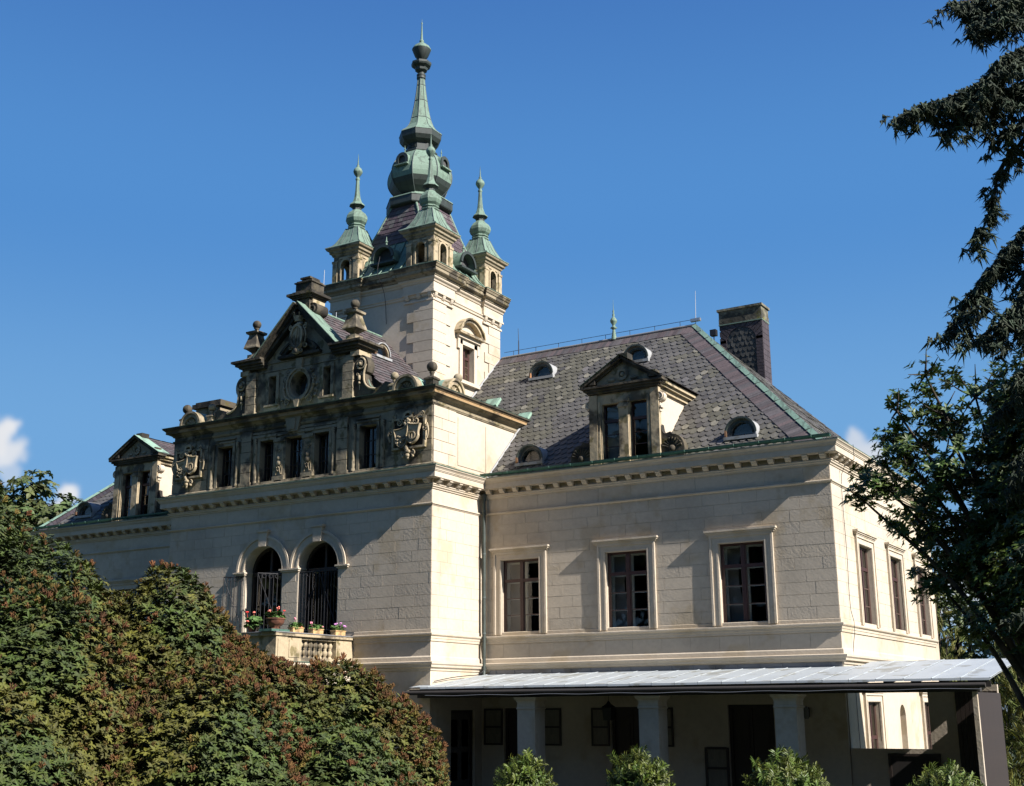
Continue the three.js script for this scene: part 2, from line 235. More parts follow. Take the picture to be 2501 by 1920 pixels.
ashlar(wallRS, onX(XR), 0, -ZB, YS + 0.05, YW, 1, 1.0, [], [], PM, 8, false, 0.004, 0.007);
ashlar(wallL, onZ(0), -XR, -XB, 5.3, YS - 0.04, 11, 0.8, WX.map((x) => sur(-x)), [], PM, 9, false);
// mouldings running round the whole house
const foot = [[-XR, ZB], [-XR, 0], [-XB, 0], [-XB, D], [XB, D], [XB, 0], [XR, 0], [XR, ZB]];
const cornice = obj('cornice', sweep([[0, 9.28], [0.03, 9.28], [0.035, 9.31], [0.07, 9.335], [0.075, 9.37], [0.1, 9.385], [0.1, 9.41], [0.02, 9.415], [0.02, 9.552], [0.25, 9.552], [0.25, 9.565], [0.275, 9.565], [0.275, 9.725], [0.295, 9.728], [0.3, 9.755], [0.315, 9.758], [0.32, 9.785], [0.345, 9.82], [0.375, 9.845], [0.38, 9.878], [-0.15, 9.9]], foot), M.trim, house);
{ // brackets under the corona
  const s = new THREE.Shape(); s.moveTo(0, 9.415); s.lineTo(0.05, 9.415); s.quadraticCurveTo(0.17, 9.425, 0.19, 9.5); s.lineTo(0.23, 9.515); s.lineTo(0.23, 9.552); s.lineTo(0, 9.552); s.closePath();
  const bg = ext(s, -0.075, 0.075, 4), zg = bg.clone(); zg.rotateY(-Math.PI / 2); const gz = finish(zg);          // outward +z
  const gx = finish(bg.clone());
  const put = (g, x, z) => { const m = new THREE.Mesh(g, M.trim); m.name = numbered('bracket'); m.position.set(x, 0, z); m.castShadow = m.receiveShadow = true; cornice.add(m); };
  const row = (a, b, fn) => { const n = Math.max(1, Math.round((b - a) / 0.47)); for (let i = 0; i < n; i++) fn(a + (b - a) * (i + 0.5) / n); };
  row(XB + 0.1, XR + 0.12, (x) => put(gz, x, 0.02)); row(-XB - 0.12, XB + 0.12, (x) => put(gz, x, D + 0.02)); row(-XR - 0.1, -XB - 0.1, (x) => put(gz, x, 0.02));
  row(0.25, D + 0.12, (z) => put(gx, XB + 0.02, z)); row(ZB, 0.12, (z) => put(gx, XR + 0.02, z));
}
obj('string_course', sweep([[0, 8.79], [0.02, 8.79], [0.03, 8.81], [0.06, 8.83], [0.06, 8.86], [0.03, 8.875], [0, 8.88]], foot), M.trim, house);
const belowBalcony = [[-2.55, D], [2.55, D]];
const sillProf = [[0, 4.96], [0.03, 4.965], [0.035, 5.03], [0.05, 5.04], [0.055, 5.1], [0.09, 5.12], [0.105, 5.145], [0.105, 5.18], [0.02, 5.195], [0.02, 5.285], [0.0, 5.3]];
const beltProf = [[0, 4.15], [0.03, 4.16], [0.04, 4.22], [0.1, 4.25], [0.11, 4.3], [0.15, 4.34], [0.155, 4.39], [0.04, 4.41], [0.035, 4.52], [0, 4.56]];
for (const pr of [sillProf, beltProf]) { const n = pr === sillProf ? 'sill_course' : 'plinth_course'; obj(n, sweep(pr, [[2.52, D], [XB, D], [XB, 0], [XR, 0], [XR, ZB]]), M.trim, house); obj(n, sweep(pr, [[-XR, ZB], [-XR, 0], [-XB, 0], [-XB, D], [-2.52, D]]), M.trim, house); }
obj('cornice_flashing', [sweep([[0.385, 9.872], [0.4, 9.885], [0.4, 9.9], [-0.1, 9.93]], [[-XB, 0.4], [-XB, D], [XB, D], [XB, 0.4]])], M.copper, house);
obj('cornice_flashing', [sweep([[0.385, 9.872], [0.39, 9.89], [-0.12, 9.905]], [[XB + 0.42, 0], [XR, 0], [XR, ZB]]), sweep([[0.385, 9.872], [0.39, 9.89], [-0.12, 9.905]], [[-XR, ZB], [-XR, 0], [-XB - 0.42, 0]])], M.copper, house);
// roof gutters standing on the cornice
function gutter(x0, x1, z) { const g = []; const pts = []; for (let i = 0; i <= 8; i++) { const a = Math.PI + Math.PI * i / 8; pts.push([Math.cos(a) * 0.085, Math.sin(a) * 0.085]); } const s = []; for (const k of [1, 0.86]) { const q = pts.map((p) => [p[0] * k, p[1] * k]); s.push(k === 1 ? q : q.reverse()); } const sh = poly([...s[0], ...s[1]]); const e = ext(sh, 0, x1 - x0, 4); e.rotateY(Math.PI / 2); e.translate(x0, 10.05, z); g.push(finish(e)); for (let x = x0 + 0.25; x < x1; x += 0.72) { const b = new THREE.TorusGeometry(0.091, 0.012, 4, 10, Math.PI); b.rotateX(Math.PI); b.rotateY(Math.PI / 2); b.translate(x, 10.05, z); g.push(finish(b, false)); } return g; }
obj('gutter', gutter(XB + 0.1, XR + 0.14, 0.2), M.gutter, house); obj('gutter', gutter(-XR - 0.14, -XB - 0.1, 0.2), M.gutter, house);
{ // downpipe in the inner corner
  const x = XB + 0.17, z = 0.15, p = part('downpipe', house);
  obj('pipe', [rod([x, 9.45, z], [x, 4.2, z], 0.055, 0.055, 10), rod([x, 9.42, z], [x, 9.25, z], 0.09, 0.07, 10), rod([x, 4.2, z], [x + 0.05, 3.98, z + 0.1], 0.05)], M.pipe, p);
  for (const y of [8.9, 7.6, 6.3, 5.25]) obj('pipe_clip', rod([x, y, z], [x, y + 0.05, z], 0.066, 0.066, 10), M.seam, p);
}
// ---------------------------------------------------------------- windows
const paneGeo = new Map();
function pane(parent, x0, x1, y0, y1, z, r) { const g = new THREE.PlaneGeometry(x1 - x0, y1 - y0); const m = new THREE.Mesh(g, M.glass); m.name = numbered('pane'); m.position.set((x0 + x1) / 2, (y0 + y1) / 2, z); m.rotation.set((r() - 0.5) * 0.012, (r() - 0.5) * 0.02, 0); parent.add(m); return m; }
function curtainGeo(x0, x1, y0, y1, z, r, gather) { const nx = 22, g = new THREE.PlaneGeometry(1, 1, nx, 8), p = g.attributes.position, ph = r() * 6; for (let i = 0; i < p.count; i++) { const s = p.getX(i) + 0.5, t = p.getY(i) + 0.5, w = mix(1, gather, Math.sin(Math.min(1, (1 - t) * 1.25) * Math.PI) * 0.7); p.setXYZ(i, x0 + (x1 - x0) * s * w, y0 + (y1 - y0) * t, z + 0.035 * Math.sin(s * 34 + ph) * (0.4 + 0.6 * (1 - t))); } return finish(g, false); }
let wseed = 100;
function tallWindow(parent, pos, turn, o = {}) {
  const { w = WW, h = WT - WB, surround = true, bars = 2, transom = 0.28, curtain = true, label, depth = 0.1 } = o, r = rng(wseed++), g = part('window', parent, label);
  g.position.set(...pos); g.rotation.y = turn;
  const hw = w / 2, fz = -depth;
  if (surround) {
    obj('surround', [box(-hw - 0.25, -hw, 0, h, -0.02, 0.045), box(hw, hw + 0.25, 0, h, -0.02, 0.045), box(-hw - 0.25, hw + 0.25, h, h + 0.23, -0.02, 0.045), box(-hw - 0.25, -hw - 0.19, 0, h + 0.231, 0.04, 0.075), box(hw + 0.19, hw + 0.25, 0, h + 0.231, 0.04, 0.075), box(-hw - 0.19, hw + 0.19, h + 0.17, h + 0.231, 0.04, 0.075), box(-hw - 0.06, -hw - 0.012, 0, h + 0.05, 0.04, 0.058), box(hw + 0.012, hw + 0.06, 0, h + 0.05, 0.04, 0.058), box(-hw - 0.012, hw + 0.012, h + 0.012, h + 0.05, 0.04, 0.058)], M.trim, g);
    obj('hood', [box(-hw - 0.3, hw + 0.3, h + 0.232, h + 0.27, -0.02, 0.09), box(-hw - 0.34, hw + 0.34, h + 0.27, h + 0.31, -0.02, 0.12), box(-hw - 0.37, hw + 0.37, h + 0.31, h + 0.36, -0.02, 0.15)], M.trim, g);
  }
  const ty = h * (1 - transom), f = 0.065;
  obj('frame', [box(-hw, -hw + f, 0, h, fz - 0.06, fz), box(hw - f, hw, 0, h, fz - 0.06, fz), box(-hw + f, hw - f, h - f, h, fz - 0.06, fz), box(-hw + f, hw - f, 0, f * 1.2, fz - 0.06, fz), box(-hw + f, hw - f, ty - 0.045, ty + 0.045, fz - 0.06, fz + 0.02), box(-0.05, 0.05, f * 1.2, h - f, fz - 0.055, fz + 0.025)], M.wood, g);
  const lo = f * 1.2, hi = ty - 0.045, bs = [];
  for (const sx of [-1, 1]) {
    const a = sx < 0 ? -hw + f : 0.05, b = sx < 0 ? -0.05 : hw - f, sa = 0.028;
    bs.push(box(a, a + sa, lo, hi, fz - 0.045, fz - 0.006), box(b - sa, b, lo, hi, fz - 0.045, fz - 0.006), box(a, a + sa, ty + 0.045, h - f, fz - 0.045, fz - 0.006), box(b - sa, b, ty + 0.045, h - f, fz - 0.045, fz - 0.006));
    for (let k = 1; k <= bars; k++) { const y = lo + (hi - lo) * k / (bars + 1); bs.push(box(a + sa, b - sa, y - 0.013, y + 0.013, fz - 0.045, fz - 0.006)); }
    for (let k = 0; k <= bars; k++) pane(g, a + sa, b - sa, lo + (hi - lo) * k / (bars + 1), lo + (hi - lo) * (k + 1) / (bars + 1), fz - 0.028, r);
    pane(g, a + sa, b - sa, ty + 0.045, h - f, fz - 0.028, r);
  }
  obj('glazing_bars', bs, M.glazing, g);
  if (surround) { const iz = fz - 0.2, fr = [box(-hw, -hw + 0.1, 0, h, iz - 0.05, iz), box(hw - 0.1, hw, 0, h, iz - 0.05, iz), box(-0.07, 0.07, 0, h, iz - 0.05, iz), box(-hw + 0.1, -0.07, h - 0.1, h, iz - 0.05, iz), box(0.07, hw - 0.1, h - 0.1, h, iz - 0.05, iz), box(-hw + 0.1, -0.07, ty - 0.06, ty + 0.05, iz - 0.05, iz), box(0.07, hw - 0.1, ty - 0.06, ty + 0.05, iz - 0.05, iz)]; for (let k = 1; k <= bars; k++) { const y = lo + (hi - lo) * k / (bars + 1); fr.push(box(-hw + 0.1, -0.07, y - 0.012, y + 0.012, iz - 0.04, iz), box(0.07, hw - 0.1, y - 0.012, y + 0.012, iz - 0.04, iz)); } obj('inner_casement', fr, M.innerFrame, g); }
  if (curtain) { obj('curtain', curtainGeo(-hw, -hw + 0.5, 0.02, h, fz - 0.4, r, 0.5), M.curtain, g); obj('curtain', curtainGeo(hw, hw - 0.55, 0.02, h, fz - 0.4, r, 0.45), M.curtain, g); }
  return g;
}
for (const x of WX) tallWindow(house, [x, WB, 0], 0);
for (const s of SZ) tallWindow(house, [XR, WB, -s], Math.PI / 2);
for (const x of WX) tallWindow(house, [-x, WB, 0], 0, { curtain: false });
tallWindow(house, [XR, 1.2, -2.42], Math.PI / 2, { w: 1.24, h: 2.03, bars: 1, transom: 0.45 });
tallWindow(house, [XR, 1.2, -8.61], Math.PI / 2, { w: 1.24, h: 2.03, bars: 1, transom: 0.45 });
// ground-floor openings under the veranda roof
function door(x0, x1, y0, y1, z, turn, px) { const g = part('door', house); const w = (x1 - x0) / 2; g.position.set(px ? px[0] : (x0 + x1) / 2, y0, px ? px[1] : z); g.rotation.y = turn; const h = y1 - y0; obj('door_frame', [box(-w, -w + 0.08, 0, h, -0.2, -0.08), box(w - 0.08, w, 0, h, -0.2, -0.08), box(-w + 0.08, w - 0.08, h - 0.08, h, -0.2, -0.08)], M.darkWood, g); for (const s of [-1, 1]) obj('door_leaf', [box(s < 0 ? -w + 0.08 : 0.01, s < 0 ? -0.01 : w - 0.08, 0, h - 0.08, -0.19, -0.14), ...[0.12, 1.05, 1.95].map((y) => box((s < 0 ? -w + 0.08 : 0.01) + 0.09, (s < 0 ? -0.01 : w - 0.08) - 0.09, y, Math.min(y + 0.75, h - 0.2), -0.15, -0.12))], M.darkWood, g); }
door(5.98, 7.16, 0.9, 3.13, 0, 0); door(9.43, 10.66, 0.9, 3.14, 0, 0); door(12.85, 14.1, 0.12, 3.18, 0, 0); door(0, 1.24, 0.12, 3.08, 0, Math.PI / 2, [XB, 1.0]); door(-0.8, 0.8, 0.12, 3, D, 0);
for (const [x0, x1] of [[5.32, 5.95], [7.2, 7.88], [8.84, 9.4], [10.7, 11.3]]) { const g = part('shutter', house); obj('shutter_frame', [box(x0, x0 + 0.05, 2.1, 3.12, 0.012, 0.05), box(x1 - 0.05, x1, 2.1, 3.12, 0.012, 0.05), ...[2.1, 2.58, 3.07].map((y) => box(x0 + 0.05, x1 - 0.05, y, y + 0.05, 0.012, 0.05))], M.darkWood, g); obj('shutter_panel', box(x0 + 0.05, x1 - 0.05, 2.15, 3.07, 0.012, 0.03), M.shutter, g); }
{ const g = part('shutter', house); obj('shutter_frame', [box(12.18, 12.24, 0.2, 2.1, 0.012, 0.06), box(12.78, 12.84, 0.2, 2.1, 0.012, 0.06), ...[0.2, 1.55, 2.05].map((y) => box(12.24, 12.78, y, y + 0.06, 0.012, 0.06))], M.darkWood, g); obj('shutter_panel', box(12.24, 12.78, 0.26, 2.05, 0.012, 0.035), M.shutter, g); }
// ---------------------------------------------------------------- arched balcony doors with iron gates
AR.forEach((ax, i) => {
  const g = part('arched_doorway', house), r = AW / 2;
  obj('archivolt', [arcBand(ax, AS, r, r + 0.3, 0, Math.PI, D - 0.02, D + 0.04, 28), arcBand(ax, AS, r + 0.24, r + 0.32, 0, Math.PI, D + 0.035, D + 0.075, 28), arcBand(ax, AS, r + 0.02, r + 0.07, 0, Math.PI, D + 0.035, D + 0.055, 28)], M.trim, g);
  obj('keystone', [ext(poly([[ax - 0.145, AS + r - 0.02], [ax + 0.145, AS + r - 0.02], [ax + 0.19, AS + r + 0.42], [ax - 0.19, AS + r + 0.42]]), D - 0.02, D + 0.12), box(ax - 0.235, ax + 0.235, AS + r + 0.42, AS + r + 0.49, D - 0.02, D + 0.16)], M.trim, g);
  const iz0 = D - 0.3;
  const imp = (x0, x1) => obj('impost', [box(x0, x1, AS - 0.1, AS - 0.05, iz0, D + 0.06), box(x0 - 0.03, x1 + 0.03, AS - 0.05, AS - 0.005, iz0, D + 0.1)], M.trim, g);
  if (i === 0) imp(ax - r - 0.4, ax - r + 0.03); imp(i === 0 ? ax + r - 0.03 : ax + r - 0.03, i === 0 ? AR[1] - r + 0.03 : ax + r + 0.4);
  // timber door with glazed fanlight far back in the reveal
  obj('door_frame', [ext(poly([[ax - r, 4.45], [ax - r + 0.09, 4.45], [ax - r + 0.09, AS], [ax - r, AS]]), D - 0.42, D - 0.34), box(ax + r - 0.09, ax + r, 4.45, AS, D - 0.42, D - 0.34), box(ax - r + 0.09, ax + r - 0.09, AS - 0.12, AS, D - 0.42, D - 0.33), box(ax - 0.05, ax + 0.05, 4.45, AS - 0.12, D - 0.42, D - 0.34), arcBand(ax, AS, r - 0.09, r, 0.001, Math.PI - 0.001, D - 0.42, D - 0.34), box(ax - 0.04, ax + 0.04, AS, AS + r - 0.08, D - 0.41, D - 0.35)], M.darkWood, g);
  obj('door_leaf', [box(ax - r + 0.09, ax + r - 0.09, 4.45, 5.3, D - 0.41, D - 0.37)], M.darkWood, g);
  const rr = rng(300 + i); for (const s of [-1, 1]) for (const y of [5.3, 6.25]) pane(g, s < 0 ? ax - r + 0.09 : ax + 0.05, s < 0 ? ax - 0.05 : ax + r - 0.09, y, y + 0.92, D - 0.38, rr);
  // iron gate: leaf bars
  const top = AS - 0.12;
  const leaf = (hinge, dir, open) => { const q = part('iron_gate', house), b = []; q.position.set(hinge, 4.45, D - 0.03); q.rotation.y = open; const w = r - 0.02; const put = (geo) => b.push(geo); for (let k = 0; k <= 6; k++) put(rod([dir * (0.02 + (w - 0.02) * k / 6), 0, 0], [dir * (0.02 + (w - 0.02) * k / 6), top - 4.45, 0], 0.013, 0.013, 5)); for (const y of [0.1, 0.95, top - 4.47]) put(rod([0, y, 0], [dir * w, y, 0], 0.016, 0.016, 5)); put(rod([dir * 0.02, 1.0, 0], [dir * w, top - 4.5, 0], 0.012, 0.012, 5)); for (let k = 0; k < 3; k++) { const t = new THREE.TorusGeometry(0.06, 0.01, 4, 12); t.translate(dir * (0.15 + k * 0.2), top - 4.45 - 0.1, 0); put(finish(t, false)); } obj('gate_bars', b, M.iron, q); };
  if (i === 0) { leaf(ax - r + 0.02, 1, Math.PI + 0.32); leaf(ax + r - 0.02, -1, 0.95); } else { leaf(ax - r + 0.02, 1, 0.05); leaf(ax + r - 0.02, -1, -0.05); }
});
// ---------------------------------------------------------------- balcony over the porch
{
  const b = part('balcony', house), X = 2.49, Z = 6.0;
  obj('balcony_slab', [box(-X - 0.04, X + 0.04, 4.16, 4.37, D - 0.05, Z + 0.04), box(-X - 0.12, X + 0.12, 4.28, 4.37, D + 0.02, Z + 0.12), box(-X, X, 3.75, 4.16, D - 0.05, Z)], M.trim, b);
  obj('slab_flashing', box(-X - 0.14, X + 0.14, 4.372, 4.39, D + 0.02, Z + 0.14), M.gutter, b);
  const pier = (x0, x1, z0, z1) => obj('parapet_pier', [box(x0, x1, 4.39, 5.06, z0, z1), ...(x1 > 2.4 ? [box(x1 - 0.01, x1 + 0.018, 4.5, 4.97, z0 + 0.07, z1 - 0.07)] : [])], M.sandPale, b);
  for (const sx of [-1, 1]) {
    const a = sx > 0 ? X - 0.3 : -X, c = sx > 0 ? X : -X + 0.3;
    pier(a - (sx > 0 ? 0.03 : 0), c + (sx > 0 ? 0.02 : 0), 5.53, Z); pier(a, c, 4.94, 5.53); pier(a, c, D + 0.02, 3.44);
    obj('parapet_base', box(a + 0.02, c - 0.02, 4.39, 4.5, 3.44, 4.94), M.sandPale, b);
    obj('parapet_rail', box(a + 0.02, c - 0.02, 4.99, 5.06, 3.44, 4.94), M.sandPale, b);
    for (let i = 0; i < 7; i++) { const z = 3.44 + 1.5 * (i + 0.5) / 7; obj('baluster', lathe([[0.07, 4.5], [0.07, 4.53], [0.045, 4.545], [0.05, 4.57], [0.085, 4.63], [0.075, 4.69], [0.045, 4.735], [0.06, 4.745], [0.06, 4.76], [0.045, 4.77], [0.075, 4.81], [0.085, 4.87], [0.05, 4.935], [0.045, 4.955], [0.07, 4.965], [0.07, 4.99]], (a + c) / 2, z, 10), M.sandPale, b); }
  }
  obj('parapet_front', [box(-X + 0.31, X - 0.34, 4.39, 5.06, Z - 0.28, Z - 0.03)], M.sandPale, b);
  obj('coping', [box(-X - 0.06, X + 0.06, 5.06, 5.14, Z - 0.34, Z + 0.06), box(X - 0.33, X + 0.06, 5.06, 5.14, D + 0.0, Z - 0.341), box(-X - 0.06, -X + 0.33, 5.06, 5.14, D + 0.0, Z - 0.341)], M.sandPale, b);
  obj('coping_flashing', [box(-X - 0.08, X + 0.08, 5.142, 5.165, Z - 0.36, Z + 0.08), box(X - 0.35, X + 0.08, 5.142, 5.165, D + 0.0, Z - 0.361), box(-X - 0.08, -X + 0.35, 5.142, 5.165, D + 0.0, Z - 0.361)], M.zincDark, b);
  for (const x of [-2.15, -0.8, 0.8, 2.15]) obj('porch_column', lathe([[0.26, 0.12], [0.26, 0.25], [0.2, 0.32], [0.21, 1.2], [0.175, 3.45], [0.21, 3.5], [0.21, 3.55], [0.27, 3.62], [0.27, 3.75]], x, 5.7, 20), M.trim, b);
}
// ---------------------------------------------------------------- attic storey over the projecting bay
const ZA = 2.70, Y1 = 9.9, Y2 = 11.8, YAC = 12.255;
const aw = [[-3.22, -2.58], [-1.4, -0.83], [-0.33, 0.33], [0.83, 1.4], [2.58, 3.22]];
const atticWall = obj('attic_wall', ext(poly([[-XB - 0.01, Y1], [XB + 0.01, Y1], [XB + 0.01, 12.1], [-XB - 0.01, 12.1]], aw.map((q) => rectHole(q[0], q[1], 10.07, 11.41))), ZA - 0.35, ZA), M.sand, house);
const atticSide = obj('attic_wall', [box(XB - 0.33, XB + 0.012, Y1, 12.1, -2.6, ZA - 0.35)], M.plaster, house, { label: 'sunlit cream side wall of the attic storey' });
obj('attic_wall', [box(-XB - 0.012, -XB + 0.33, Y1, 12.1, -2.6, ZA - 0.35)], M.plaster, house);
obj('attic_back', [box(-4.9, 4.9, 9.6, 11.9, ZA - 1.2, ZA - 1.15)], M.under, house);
obj('attic_base', [sweep([[0, 9.9], [0.16, 9.93], [0.16, 9.985], [0.1, 10.0], [0.07, 10.04], [0, 10.05]], [[-XB, -0.2], [-XB, ZA], [XB, ZA], [XB, -0.2]])], M.sand, house);
// rusticated corner piers and pilasters
function rustic(x0, x1, y0, y1, rows, z, proud, mat, parent, split = 1) { const h = (y1 - y0) / rows; for (let k = 0; k < rows; k++) { const n = split > 1 ? (k % 2 ? split : split - 0.5) : 1; let a = x0; const w = (x1 - x0) / n; while (a < x1 - 0.02) { const b = Math.min(a + w, x1); obj('rusticated_block', box(a + 0.006, b - 0.006, y0 + k * h + 0.008, y0 + (k + 1) * h - 0.008, z - 0.02, z + proud), mat, parent); a = b; } } }
rustic(3.66, XB + 0.012, 10.05, 11.76, 5, ZA, 0.035, M.sand, atticWall, 2); rustic(-XB - 0.012, -3.66, 10.05, 11.76, 5, ZA, 0.035, M.sand, atticWall, 2);
{ const h = (11.76 - 10.05) / 5; for (let k = 0; k < 5; k++) { const cuts = k % 2 ? [0, 0.45, 1.2] : [0, 0.8, 1.2]; for (let i = 0; i < 2; i++) obj('rusticated_block', box(XB, XB + 0.04, 10.05 + k * h + 0.008, 10.05 + (k + 1) * h - 0.008, ZA - cuts[i + 1] + 0.006, ZA - cuts[i] - (i ? 0.006 : 0.03)), M.plaster, atticSide); } }
obj('wall_panel', [box(XB, XB + 0.03, 10.16, 11.62, -0.15, 1.38), box(XB, XB + 0.03, 10.16, 11.62, -2.2, -0.18)], M.plaster, atticSide);
for (const s of [-1, 1]) {
  const x0 = s > 0 ? 1.74 : -2.15, x1 = s > 0 ? 2.15 : -1.74;
  rustic(x0, x1, 10.1, 11.76, 5, ZA, 0.09, M.sand, atticWall);
  obj('pilaster_base', box(x0 - 0.05, x1 + 0.05, 10.0, 10.1, ZA - 0.02, ZA + 0.13), M.sand, house);
}
// window surrounds with half-columns, ornament piers between the three middle windows
for (const [a, b] of aw) {
  const g = part('attic_window', house), r = rng(wseed++), z = ZA - 0.2, h0 = 10.07, h1 = 11.41, m = (a + b) / 2;
  obj('surround', [box(a - 0.1, a, h0, h1, ZA - 0.01, ZA + 0.04), box(b, b + 0.1, h0, h1, ZA - 0.01, ZA + 0.04), box(a - 0.1, b + 0.1, h1, h1 + 0.1, ZA - 0.01, ZA + 0.045), box(a - 0.12, b + 0.12, h1 + 0.1, h1 + 0.15, ZA - 0.01, ZA + 0.075), box(a - 0.12, b + 0.12, h1 + 0.21, h1 + 0.25, ZA - 0.01, ZA + 0.06)], M.sand, g);
  obj('window_sill', box(a - 0.1, b + 0.1, h0 - 0.05, h0, ZA - 0.3, ZA + 0.09), M.sandPale, g);
  obj('frame', [box(a, a + 0.045, h0, h1, z - 0.05, z), box(b - 0.045, b, h0, h1, z - 0.05, z), box(a + 0.045, b - 0.045, h1 - 0.045, h1, z - 0.05, z), box(a + 0.045, b - 0.045, h0, h0 + 0.05, z - 0.05, z), box(m - 0.02, m + 0.02, h0 + 0.05, h1 - 0.045, z - 0.045, z + 0.005), ...[0.36, 0.68].map((t) => box(a + 0.045, b - 0.045, mix(h0, h1, t) - 0.014, mix(h0, h1, t) + 0.014, z - 0.04, z + 0.002))], M.darkWood, g);
  pane(g, a + 0.045, m - 0.02, h0 + 0.05, h1 - 0.045, z - 0.025, r); pane(g, m + 0.02, b - 0.045, h0 + 0.05, h1 - 0.045, z - 0.025, r);
}
for (const x of [-3.46, -2.36, 2.36, 3.46, -1.58, 1.58]) obj('half_column', [lathe([[0.085, 10.05], [0.085, 10.12], [0.065, 10.15], [0.075, 10.35], [0.06, 11.3], [0.08, 11.36], [0.09, 11.44], [0.09, 11.5]], x, ZA + 0.02, 12)], M.sand, house);
for (const x of [-0.58, 0.58]) { const g = part('ornament_pier', house); obj('pier_shaft', [box(x - 0.2, x + 0.2, 10.07, 11.42, ZA - 0.25, ZA + 0.05), box(x - 0.23, x + 0.23, 11.3, 11.42, ZA - 0.2, ZA + 0.09), box(x - 0.23, x + 0.23, 10.07, 10.2, ZA - 0.2, ZA + 0.09)], M.sand, g); obj('pier_relief', [ball(x, 10.78, ZA + 0.06, 0.07, 0.9, 1.2, 0.8), ball(x, 10.62, ZA + 0.05, 0.1, 1, 1, 0.5), volute(x - 0.06, 11.08, ZA + 0.06, 0.06, 1, 1.3, 0.016), volute(x + 0.06, 11.08, ZA + 0.06, 0.06, -1, 1.3, 0.016), ball(x, 11.0, ZA + 0.05, 0.04), tube([[x - 0.1, 10.25, ZA + 0.06], [x, 10.5, ZA + 0.07], [x + 0.1, 10.25, ZA + 0.06]], 0.018, 5), tube([[x - 0.1, 10.55, ZA + 0.06], [x, 10.35, ZA + 0.07], [x + 0.1, 10.55, ZA + 0.06]], 0.018, 5), rod([x - 0.14, 10.25, ZA + 0.055], [x - 0.14, 11.2, ZA + 0.055], 0.012), rod([x + 0.14, 10.25, ZA + 0.055], [x + 0.14, 11.2, ZA + 0.055], 0.012)], M.sandPale, g); }
obj('lintel_band', [box(-1.72, 1.72, 11.5, 11.6, ZA - 0.01, ZA + 0.06), box(-1.72, 1.72, 11.64, 11.7, ZA - 0.01, ZA + 0.05)], M.sand, house);
obj('keystone', [ext(poly([[-0.2, 11.56], [0.2, 11.56], [0.32, 12.02], [-0.32, 12.02]]), ZA, ZA + 0.13), ext(poly([[-0.1, 11.62], [0.1, 11.62], [0.14, 11.96], [-0.14, 11.96]]), ZA + 0.12, ZA + 0.16)], M.sand, house);
const ap = [[-XB, -2.75], [-XB, ZA], [XB, ZA], [XB, -2.75]];
obj('attic_frieze', sweep([[0, 11.76], [0.04, 11.765], [0.05, 11.79], [0.07, 11.81], [0.07, 11.83], [0.02, 11.84], [0.02, 11.96]], ap), M.sand, house);
obj('attic_cornice', sweep([[0.02, 11.95], [0.06, 11.96], [0.08, 12.0], [0.14, 12.03], [0.17, 12.045], [0.17, 12.06], [0.24, 12.065], [0.24, 12.07]], ap), M.sand, house);
obj('attic_cornice', sweep([[0.24, 12.07], [0.24, 12.15], [0.26, 12.155], [0.26, 12.16]], ap), M.stain, house, { label: 'brown-stained face of the attic cornice' });
obj('attic_cornice', sweep([[0.26, 12.16], [0.28, 12.18], [0.32, 12.21], [0.325, 12.25], [-0.2, 12.27]], ap), M.crust, house, { label: 'blackened top moulding of the attic cornice' });
obj('attic_flashing', [sweep([[0.33, 12.245], [0.345, 12.262], [0.3, 12.275], [-0.3, 12.29]], ap), box(-XB + 0.2, XB - 0.2, 12.2, 12.28, -2.6, ZA - 0.2)], M.copper, house);
